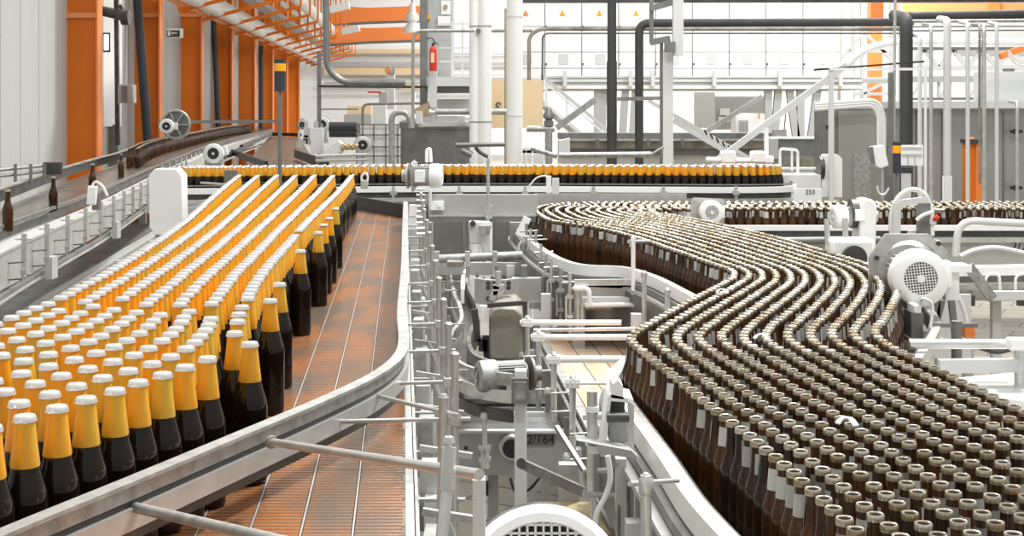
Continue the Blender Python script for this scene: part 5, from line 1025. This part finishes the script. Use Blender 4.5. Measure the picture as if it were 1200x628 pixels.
solo(MB().bar(D(822, 158, 17.6), D(893, 113, 17.6), .05, .06), 'second_brace', 'grey', 'grey diagonal brace right of the stair flight, under the mezzanine', 'brace')
solo(MB().bar(D(652, 150, 19.5), D(697, 117, 19.5), .05, .09), 'third_brace', 'galv', 'short tan-grey diagonal brace behind the upper part of the stairs', 'brace')
# mezzanine with cabinets
t = thing('mezzanine', 'pale steel mezzanine beam with V-shaped legs carrying the white cabinets', 'mezzanine', (D(810, 0, 28).x, 28, 0))
Y = 28
def hbar(x0, x1, y0, y1, Y, th, m, nm, tt): return MB().bx(D(x0, 0, Y).x, D(x1, 0, Y).x, Y, Y + th, D(0, y1, Y).z, D(0, y0, Y).z).build(nm, m, tt)
hbar(640, 1010, 100, 104, Y, .3, 'white', 'edge_beam', t); hbar(640, 1010, 93, 96, Y + .05, .1, 'lgrey', 'toe_rail', t); hbar(640, 1010, 96, 100, Y + .1, .1, 'grey', 'web', t); hbar(640, 1010, 89, 91, Y + .05, .1, 'lgrey', 'mid_rail', t); hbar(640, 1010, 91, 93, Y + .2, .1, 'galv', 'web', t); hbar(640, 1010, 104, 105, Y + .1, 3, 'grey', 'deck', t)
for x in (662, 739, 765, 837, 914, 985): rb(x, 83, x, 101, Y - .05, .08, .1, 'lgrey', 'stanchion', t)
for x0, y0, x1, y1, w in ((700, 105, 700, 155, .14), (707, 105, 704, 155, .07), (733, 105, 726, 155, .12), (745, 105, 737, 160, .10), (925, 105, 941, 160, .13), (958, 105, 942, 160, .13), (912, 105, 903, 162, .12), (938, 105, 938, 160, .13), (900, 105, 900, 165, .13)): rb(x0, y0, x1, y1 + 60, Y + .2, .15, w, 'grey', 'v_leg', t)
names = ['orange warning label', 'small yellow triangle']
pos = ['behind the single white duct', 'second from the white duct', 'third from the white duct', 'just left of the black pipe pair', 'between the two black pipes and the grey post', 'just right of the tall grey post', 'second right of the grey post', 'third right of the grey post', 'beside the stack of ladders at the right end']
for k in range(9):
    x0 = 595 + 43.2 * k; x1 = x0 + 43.2; Y = 30
    t = thing('switch_cabinet', 'white switch cabinet on the mezzanine, ' + pos[k], 'cabinet', D((x0 + x1) / 2, 88, Y), 'white cabinets on the mezzanine')
    MB().bx(D(x0 + .2, 0, Y).x, D(x1 - .2, 0, Y).x, Y, Y + .8, D(0, 92, Y).z, CZ + 2.9).build('carcass', 'cabinet', t)
    m = MB()
    m.bx(D(x0, 0, Y).x, D(x0 + .9, 0, Y).x, Y - .004, Y, D(0, 90, Y).z, CZ + 2.9)
    for y in (31, 61, 80): m.bx(D(x0, 0, Y).x, D(x1, 0, Y).x, Y - .004, Y, D(0, y + .35, Y).z, D(0, y - .35, Y).z)
    m.build('door_joints', 'gsteel', t)
    MB().cyl(D(x0 + 2, 31, Y - .06), D(x0 + 2, 31, Y), .018, n=8).build('handle', 'dsteel', t); MB().cyl(D(x0 + 2, 75, Y - .06), D(x0 + 2, 75, Y), .02, n=8).build('handle', 'dsteel', t)
    if k != 3: MB().bx(D(x0 + 17, 0, Y).x, D(x0 + 28, 0, Y).x, Y - .02, Y, D(0, 75, Y).z, D(0, 63, Y).z).build('vent', 'lgrey', t)
    if k < 4:
        c = D(x0 + 21, 15, Y - .02); h = .06; MB().prism([c + Vector((-h, 0, -h)), c + Vector((h, 0, -h)), c + Vector((0, 0, h))], (0, .015, 0)).build('warning_triangle', 'beam' if k == 0 else 'amber', t)
# far items under the mezzanine
t = thing('rear_machine_line', 'low dark and tan machine line running behind the stairs', 'machine', D(760, 180, 18))
hbar(655, 905, 156, 163, 18, .6, 'gsteel', 'dark_cover', t); hbar(655, 905, 163, 165, 17.9, .1, 'steel', 'bright_edge', t); hbar(655, 905, 165, 174, 18, .5, 'rust', 'tan_side', t); hbar(655, 1000, 174, 182, 18.1, .5, 'gsteel', 'dark_base', t); hbar(655, 1000, 182, 318, 18.2, .5, 'lgrey', 'pale_base', t)
for px in (700, 760, 800, 840, 880): rb(px, 163, px, 172, 17.85, .04, .04, 'gsteel', 'hook', t)
t = thing('dark_machine_panel', 'dark grey rectangular machine panel left of the grey enclosure', 'panel', D(940, 185, 17)); hbar(910, 968, 163, 183, 17, .4, 'gsteel', 'panel', t); hbar(903, 970, 161, 163, 16.95, .5, 'white', 'top_edge', t); hbar(900, 912, 163, 186, 16.9, .1, 'grey', 'side', t); hbar(905, 968, 183, 200, 17.0, .3, 'rust', 'lower_panel', t)
t = thing('grey_wall_unit', 'flat grey wall unit with small white notices under the mezzanine', 'panel', D(855, 150, 34)); hbar(838, 897, 113, 152, 34, .2, 'grey', 'panel', t); hbar(844, 855, 127, 135, 33.9, .05, 'white', 'notice', t); hbar(842, 855, 137, 143, 33.9, .05, 'white', 'notice', t); hbar(815, 838, 108, 150, 34, .3, 'lgrey', 'side_panel', t)
t = thing('white_vented_machine', 'white machine housing with vent slots behind the diagonal brace', 'machine', D(880, 165, 24)); MB().prism(px_poly([(863, 165), (863, 137), (868, 132), (896, 133), (896, 165)], 24), (0, .6, 0)).build('housing', 'white', t)
m = MB()
for k in range(6): m.bx(D(866 + k * 2, 0, 23.95).x, D(866.7 + k * 2, 0, 23.95).x, 23.95, 24, D(0, 156, 24).z, D(0, 141, 24).z)
m.build('vent_slots', 'grey', t); hbar(889, 890.5, 133, 139, 23.9, .05, 'beam', 'orange_mark', t)
t = thing('small_gray_lantern', 'grey box-shaped lantern hanging under the mezzanine', 'lamp', D(915, 160, 20)); MB().bx(D(907, 0, 20).x, D(922, 0, 20).x, 20, 20.15, D(0, 160, 20).z, D(0, 152, 20).z).build('housing', 'galv', t); MB().cyl(D(919, 152, 20), D(921, 131, 20), .01).build('cable', 'gsteel', t)
# white fittings on top of the rounded conveyor end
t = thing('conveyor_end_drive', 'white drive housings on the rounded right end of the rear conveyor', 'machine', D(880, 191, 10.3))
m = MB(); m.box(D(853, 184, 10.7), (.12, .1, .1)); m.box(D(888, 184, 10.7), (.12, .1, .09)); m.box(D(900, 187, 10.7), (.08, .1, .06)); m.cyl(D(827, 187, 10.7), D(905, 189, 10.7), .022); m.build('housings', 'white', t, bevel=.015); MB().bar(D(898, 150, 10.8), D(898, 186, 10.8), .03).build('upright', 'white', t); MB().cyl(D(880, 178, 10.8), D(900, 177, 10.8), .012).build('rod', 'gsteel', t)
solo(MB().box(D(818, 190, 10.9), (.27, .1, .05)), 'foiled_bottle_patch', 'foil', 'short gold strip of bottles seen just behind the rounded conveyor', 'strip') if False else None
t = thing('low_handrail', 'small silver handrail frame right of the rounded conveyor end', 'railing', D(925, 205, 11.5)); m = MB(); Y = 11.5
m.tube(rnd([D(914, 208, Y), D(914, 174, Y), D(935, 176, Y), D(935, 212, Y)], .03), .012, 8); m.cyl(D(928, 176, Y), D(928, 200, Y), .01); m.build('frame', 'lgrey', t)
hbar(905, 965, 205, 212, 11.3, .3, 'white', 'white_ledge', t); hbar(905, 965, 197, 199, 11.6, .2, 'grey', 'grey_ledge', t)
# right enclosures
t = thing('grey_enclosure', 'grey machine enclosure with a thick hose bundle on top, left of the black bent pipe', 'cabinet', (D(1010, 0, 13).x, 13, 0))
MB().bx(D(976, 0, 13).x, D(1034, 0, 13).x, 13, 13.8, 0, D(0, 127, 13).z).build('carcass', 'gsteel', t); MB().bx(D(982, 0, 13).x, D(1031, 0, 13).x, 12.98, 13, .8, D(0, 130, 13).z).build('door', 'galv', t).data.materials[0] = mat('warm_grey_door', (.33, .33, .30), .4, .3); MB().bx(D(1000, 0, 12.98).x, D(1020, 0, 12.98).x, 12.96, 12.98, 1, D(0, 180, 13).z).build('patch', 'galv', t)
for dy, dx in ((0, 0), (3, 3), (6, 6)): MB().tube(rnd([D(955, 122 + dy, 12.8), D(1028 - dx, 117 + dy, 12.8), D(1036 - dx, 135, 12.8), D(1036 - dx, 190, 12.8)], .15, 6), .02, 8).build('hose', 'hose', t)
MB().cyl(D(968, 148, 12.95), D(971, 148, 12.95), .03).build('latch', 'black', t)
t = thing('long_grey_enclosure', 'long grey machine enclosure behind the vertical pipes at right', 'cabinet', (D(1130, 0, 13.5).x, 13.5, 0))
MB().bx(D(1042, 0, 13.5).x, D(1260, 0, 13.5).x, 13.5, 14.5, .55, D(0, 127, 13.5).z).build('carcass', 'galv', t).data.materials[0] = mat('cool_grey_sheet', (.36, .37, .37), .38, .4); MB().bx(D(1042, 0, 13.4).x, D(1260, 0, 13.4).x, 13.4, 14.5, D(0, 127, 13.5).z, D(0, 119, 13.5).z).build('top_ledge', 'lgrey', t)
m = MB()
for x in (1073, 1103, 1175): m.bx(D(x, 0, 13.5).x, D(x + 1.2, 0, 13.5).x, 13.485, 13.5, .56, D(0, 130, 13.5).z)
m.build('panel_joint', 'gsteel', t)
for px in (1046, 1120, 1250): MB().box((D(px, 0, 14).x, 14, .28), (.12, .12, .56)).build('foot', 'lgrey', t)
m = MB()
for y in (151, 217): m.cyl(D(1191, y, 13.4), D(1191, y + 6, 13.4), .03); m.cyl(D(1184, y + 3, 13.4), D(1198, y + 3, 13.4), .015)
m.build('hinge', 'black', t)
solo(MB().bx(D(1158, 0, 14).x, D(1260, 0, 14).x, 14, 14.45, D(0, 119, 13.4).z, D(0, 84, 14).z), 'upper_machine_box', 'lgrey', 'blurred pale machine box above the long grey enclosure at right', 'box')
# vertical pipes
vp = [(1078, 42, 240, 5, 'lgrey', 'left of the thick black pipe foot, topped below the white pipe'), (1091, 30, 240, 4.5, 'steel', 'second right of the thick black pipe'), (1110, 24, 240, 9, 'lgrey', 'widest of the row at right'), (1134, 27, 240, 5, 'lgrey', 'just left of the orange post'), (1148, 30, 215, 3, 'rust', 'thin brownish one crossing the orange post'), (1153, 30, 240, 5, 'steel', 'over the orange post'), (1168, 28, 240, 4.5, 'lgrey', 'right of the orange post'), (1084.5, 73, 240, 3.5, 'white', 'shortest, ending at the rail frame'), (1192, 120, 240, 4, 'steel', 'nearest the right picture edge')]
for px, y0, y1, w, mt, lb in vp:
    Y = 11.7; a = rnd([D(px, y1, Y), D(px, y0, Y), D(px - 9, y0 - 1.5, Y + .5)], .06, 5)
    solo(MB().tube(a, w * Y / F / 2, 12), 'vertical_pipe', mt, 'vertical steel pipe, ' + lb, 'pipe', 'vertical pipes at right')
for y0, w, m_, lb in ((25, 4, 'galv', 'upper'), (31, 3, 'steel', 'middle'), (36, 2, 'gsteel', 'lowest')):
    solo(MB().cyl(D(1062, y0, 12.3), D(1240, y0 - 1, 12.3), w * 12.3 / F / 2, n=8), 'horizontal_conduit', m_, lb + ' of three thin level pipes under the black overhead pipe', 'pipe')
m = MB()
for d in (-3, -1, 1, 3): solo(MB().cyl(D(1110 + d * 1.5, 206, 11.4), D(1110 + d * 1.5, 300, 11.4), .008, n=6), 'thin_white_cable', 'white', 'thin white upright cable in the bundle below the widest vertical pipe', 'cable', 'white cables below the widest vertical pipe')
t = thing('valve_stub', 'pale flanged pipe stub under the small white panel', 'pipe', D(1062, 235, 11)); MB().cyl(D(1062, 203, 11), D(1062, 240, 11), .04).build('stub', 'lgrey', t); MB().cyl(D(1062, 196, 11), D(1062, 200, 11), .055).build('flange', 'dsteel', t)
t = thing('orange_guard_post', 'bright orange guard post with black band among the vertical pipes', 'post', (D(1144, 0, 12.6).x, 12.6, 0))
MB().bx(D(1134, 0, 12.6).x, D(1143, 0, 12.6).x, 12.6, 12.75, .9, D(0, 167, 12.6).z).build('dark_face', 'orange', t); MB().bx(D(1143, 0, 12.6).x, D(1154, 0, 12.6).x, 12.58, 12.75, .9, D(0, 167, 12.6).z).build('bright_face', 'beam', t); MB().bx(D(1134, 0, 12.55).x, D(1154, 0, 12.55).x, 12.55, 12.76, D(0, 168, 12.6).z, D(0, 163, 12.6).z).build('band', 'dsteel', t); MB().lathe([(.03, 0), (.02, .02)], 10, D(1138, 163, 12.6)).build('top_knob', 'beam', t)
t = thing('small_display', 'tilted white operator display left of the right-hand stack light', 'display', D(1033, 200, 10.5)); Y = 10.5
MB().prism(px_poly([(1023, 172), (1036, 170), (1042, 194), (1032, 198), (1022, 192)], Y), (0, .12, 0)).build('housing', 'white', t, bevel=.008); MB().prism(px_poly([(1017, 173), (1023, 172), (1026, 193), (1021, 192)], Y - .01), (0, .05, 0)).build('screen', 'gsteel', t); MB().cyl(D(1034, 198, Y + .05), D(1034, 450, Y + .05), .012).build('stem', 'steel', t); MB().tube(spl([D(1028, 218, Y), D(1030, 226, Y), D(1036, 228, Y), D(1042, 220, Y)], 4), .008, 6).build('hose', 'hose', t)
t = thing('white_notice_panel', 'small white panel with faint grid right of the amber stack light', 'panel', D(1070, 195, 10.2)); MB().bx(D(1056, 0, 10.2).x, D(1082, 0, 10.2).x, 10.2, 10.23, D(0, 194, 10.2).z, D(0, 170, 10.2).z).build('board', 'white', t)
m = MB(); 
for y in (173, 181): m.bar(D(1057, y, 10.19), D(1081, y, 10.19), .006)
for x in (1064, 1072): m.bar(D(x, 181, 10.19), D(x, 193, 10.19), .005)
m.build('grid_lines', 'grey', t)
solo(MB().bar(D(1044, 85, 10.8), D(1044, 445, 10.8), .04, .03), 'dark_upright', 'gsteel', 'dark upright post behind the small operator display', 'post')
t = thing('rail_frame', 'tall thin handrail frame in front of the grey enclosure', 'railing', (D(973, 0, 10.9).x, 10.9, 0)); Y = 10.9
MB().bx(D(972, 0, Y).x, D(977.5, 0, Y).x, Y, Y + .04, 0, D(0, 80, Y).z).build('left_post', 'lgrey', t); MB().bar(D(954, 82, Y), D(1083, 72, Y + .3), .015, .015).build('top_rod', 'dsteel', t); MB().bar(D(972, 81, Y), D(1084, 81, Y), .02, .02).build('white_rod', 'white', t); MB().cyl(D(1049, 0, Y), D(1047, 200, Y), .012).build('thin_rod', 'steel', t)
MB().cyl(D(1049, -40, Y), D(1049, 0, Y), .012).build('upper_rod', 'steel', t)
# far right background: truss, orange columns
for px, y0, y1, w, lb in ((1028, -10, 26, 15, 'upper orange column piece behind the black bent pipe'), (1026, 100, 210, 12, 'short orange block low behind the rail frame')):
    solo(MB().bx(D(px - w / 2, 0, 40).x, D(px + w / 2, 0, 40).x, 40, 40.4, D(0, y1, 40).z, D(0, y0, 40).z), 'orange_steel_piece', 'beam', lb, 'steelwork')
t = thing('far_orange_column', 'distant orange steel column seen behind the white curved pipe', 'column', (D(1027, 0, 42).x, 42, 0)); MB().bx(D(1020, 0, 42).x, D(1034, 0, 42).x, 42, 42.4, 0, 7).build('shaft', 'beam', t)
t = thing('far_orange_girder', 'pale orange crane girder in the far upper right', 'girder', D(1130, 12, 45)); hbar(1050, 1260, 4, 14, 45, .4, 'lorange', 'girder', t); hbar(1160, 1172, 0, 14, 44.8, .2, 'beam', 'end_block', t)
hbar(1050, 1260, 0, 3, 45.2, .3, 'cabinet', 'pale_top', t)
t = thing('lattice_truss', 'long grey lattice truss behind the vertical pipes at right', 'truss', D(1130, 95, 24)); Y = 24
rb(1060, 57, 1260, 57, Y, .15, .05, 'gsteel', 'top_chord', t); rb(1060, 80, 1260, 79, Y, .15, .07, 'lgrey', 'middle_chord', t); rb(1060, 93, 1260, 92, Y, .2, .10, 'grey', 'lower_chord', t); rb(1060, 116, 1260, 115, Y, .2, .04, 'gsteel', 'bottom_rail', t); rb(1120, 62, 1260, 62, Y + 1, .2, .12, 'grey', 'rear_girder', t)
m = MB()
for x in range(1066, 1240, 34): m.bar(D(x, 79, Y), D(x + 17, 58, Y), .05, .07); m.bar(D(x + 17, 58, Y), D(x + 34, 79, Y), .05, .07); m.bar(D(x, 93, Y), D(x, 116, Y), .04, .05); m.bar(D(x, 116, Y), D(x + 17, 93, Y), .03, .03)
m.build('lattice', 'lgrey', t)
t = thing('far_scaffold', 'pale scaffold of posts and diagonals between the white cabinets and orange column', 'scaffold', D(1000, 120, 32)); Y = 32
m = MB()
for x in (985, 1000, 1010, 1045, 1055): m.bar(D(x, 0, Y), D(x, 170, Y), .08)
for (a, b, c_, d) in ((985, 20, 1010, 0), (985, 70, 1010, 40), (1010, 35, 1050, 75), (985, 92, 1050, 92), (985, 110, 1050, 110), (1010, 110, 1040, 95), (995, 60, 1050, 60)): m.bar(D(a, b, Y), D(c_, d, Y), .07)
m.build('posts', 'lgrey', t)
hbar(1000, 1042, 93, 97, 31, .2, 'grey', 'shelf', t); hbar(985, 1000, 84, 125, 30.5, .3, 'white', 'white_box', t)
t = thing('orange_robot_arm', 'small orange machine arm with white hoses at the upper right edge', 'machine', D(1190, 68, 20)); MB().bar(D(1172, 66, 20), D(1200, 56, 20), .12, .09).build('arm', 'beam', t); MB().box(D(1182, 82, 20), (.14, .1, .04)).build('dark_base', 'rust', t)
for k in range(3): MB().tube(spl([D(1182, 60 + k * 2, 19.8), D(1190, 68 + k * 3, 19.8), D(1206, 74 + k * 2, 19.8)], 4), .014, 6).build('hose', 'hose', t)
# far left-centre clutter
t = thing('far_grey_machine', 'distant grey machine with orange top in front of the white end wall', 'machine', D(418, 145, 30)); hbar(403, 435, 134, 146, 30, .5, 'grey', 'body', t); hbar(407, 435, 124, 134, 30.3, .3, 'pbox', 'orange_top', t); hbar(425, 452, 122, 160, 31, .3, 'lgrey', 'side_panel', t)
t = thing('far_white_column', 'distant pale blue-grey column with small orange unit on top', 'column', D(459, 125, 33)); hbar(453, 462, 85, 128, 33, .3, 'lgrey', 'shaft', t); hbar(451, 457, 79, 85, 32.9, .2, 'lorange', 'orange_unit', t); hbar(458, 463, 80, 86, 32.9, .2, 'grey', 'grey_unit', t); hbar(444, 454, 108, 122, 32.5, .3, 'grey', 'grey_head', t); hbar(431, 446, 107, 109, 32.4, .1, 'red', 'red_arm', t)
m = MB(); Y = 20
m.tube(rnd([D(425, 160, Y), D(425, 122, Y), D(500, 121, Y)], .1), .018, 6); m.bar(D(376, 128, Y), D(420, 128, Y), .02)
solo(m, 'thin_wire_frame', 'gsteel', 'thin dark pipe frame in front of the distant grey machine', 'frame')
hbox = thing('white_side_panels', 'row of white panels and light boxes behind the hooked grey pipe', 'panel', D(475, 130, 22)); hbar(465, 486, 108, 145, 22, .2, 'white', 'panel', hbox); hbar(470, 490, 98, 105, 21.8, .2, 'pbox', 'light_box', hbox)
for k, (px, py, lb) in enumerate(((846, 343, 'white plastic scrap lying on the brown bottles at their first bend'), (1168, 385, ''), (992, 497, 'white plastic scrap on the brown bottles in the lower right'), (892, 397, 'small white scrap on the brown bottles right of the second bend'))):
    if not lb: continue
    p = W(px, py, ZR + .235); a = MB().sweep(spl([p + Vector((-.020, .0, 0)), p + Vector((-.008, .006, .010)), p + Vector((.008, 0, .011)), p + Vector((.016, -.02, 0))], 4), [(-.007, 0), (.007, 0), (.007, .003), (-.007, .003)])
    solo(a, 'plastic_scrap', 'white', lb, 'scrap')
t = thing('side_rail_rack', 'thin grey tube rack with a dark round wheel by the left wall', 'rack', W(40, 205, ZL + .1))
for a, b, y in ((0, 62, 205), (0, 62, 198)): MB().cyl(D(a - 20, y + 3, 10), D(b, y - 5, 10.3), .012).build('tube', 'galv', t)
for px in (18, 36, 52): MB().cyl(D(px, 192, 10.1), D(px, 215, 10.1), .012).build('upright', 'gsteel', t)
MB().cyl(D(62, 190, 10.25), D(62, 204, 10.25), .07, n=20).build('dark_wheel', 'dsteel', t)
# ================================================================ LIGHT
w = bpy.data.worlds.new('sky'); bpy.context.scene.world = w; w.use_nodes = True; nt = w.node_tree; bg = nt.nodes['Background']
tc = nt.nodes.new('ShaderNodeTexCoord'); sp = nt.nodes.new('ShaderNodeSeparateXYZ'); r = nt.nodes.new('ShaderNodeValToRGB')
nt.links.new(tc.outputs['Generated'], sp.inputs[0]); nt.links.new(sp.outputs['Z'], r.inputs[0]); nt.links.new(r.outputs[0], bg.inputs['Color'])
r.color_ramp.elements[0].position = 0; r.color_ramp.elements[0].color = (.45, .45, .44, 1); r.color_ramp.elements[1].position = .6; r.color_ramp.elements[1].color = (1, 1, .99, 1)
bg.inputs['Strength'].default_value = .85
def area(loc, rot, sx, sy, e):
    l = bpy.data.lights.new('fill_light', 'AREA'); l.shape = 'RECTANGLE'; l.size = sx; l.size_y = sy; l.energy = e; o = bpy.data.objects.new('fill_light', l); C.objects.link(o); o.location = loc; o.rotation_euler = rot; return o
s = bpy.data.lights.new('sun', 'SUN'); s.energy = 4.0; s.angle = .12; s.color = (1, .98, .94); so = bpy.data.objects.new('sun', s); C.objects.link(so)
so.rotation_euler = Vector((-.45, -.55, -1)).to_track_quat('-Z', 'Y').to_euler()
for k, y in enumerate((3, 7, 12)): area((1.5, y, 7), (0, 0, 0), 5, .5, 260)  # added lamps overhead, no real source, for contrast on the metal
for y, e in ((18, 700), (24, 600), (40, 2000), (50, 2000)): area((8, y, 9), (.75, 0, 0), 12, 1.2, e)  # added unseen lamps, tilted to brighten the back of the hall
vs = bpy.context.scene.view_settings; vs.view_transform = 'Standard'; vs.look = 'None'; vs.exposure = 0.0; vs.gamma = 1; vs.use_curve_mapping = False
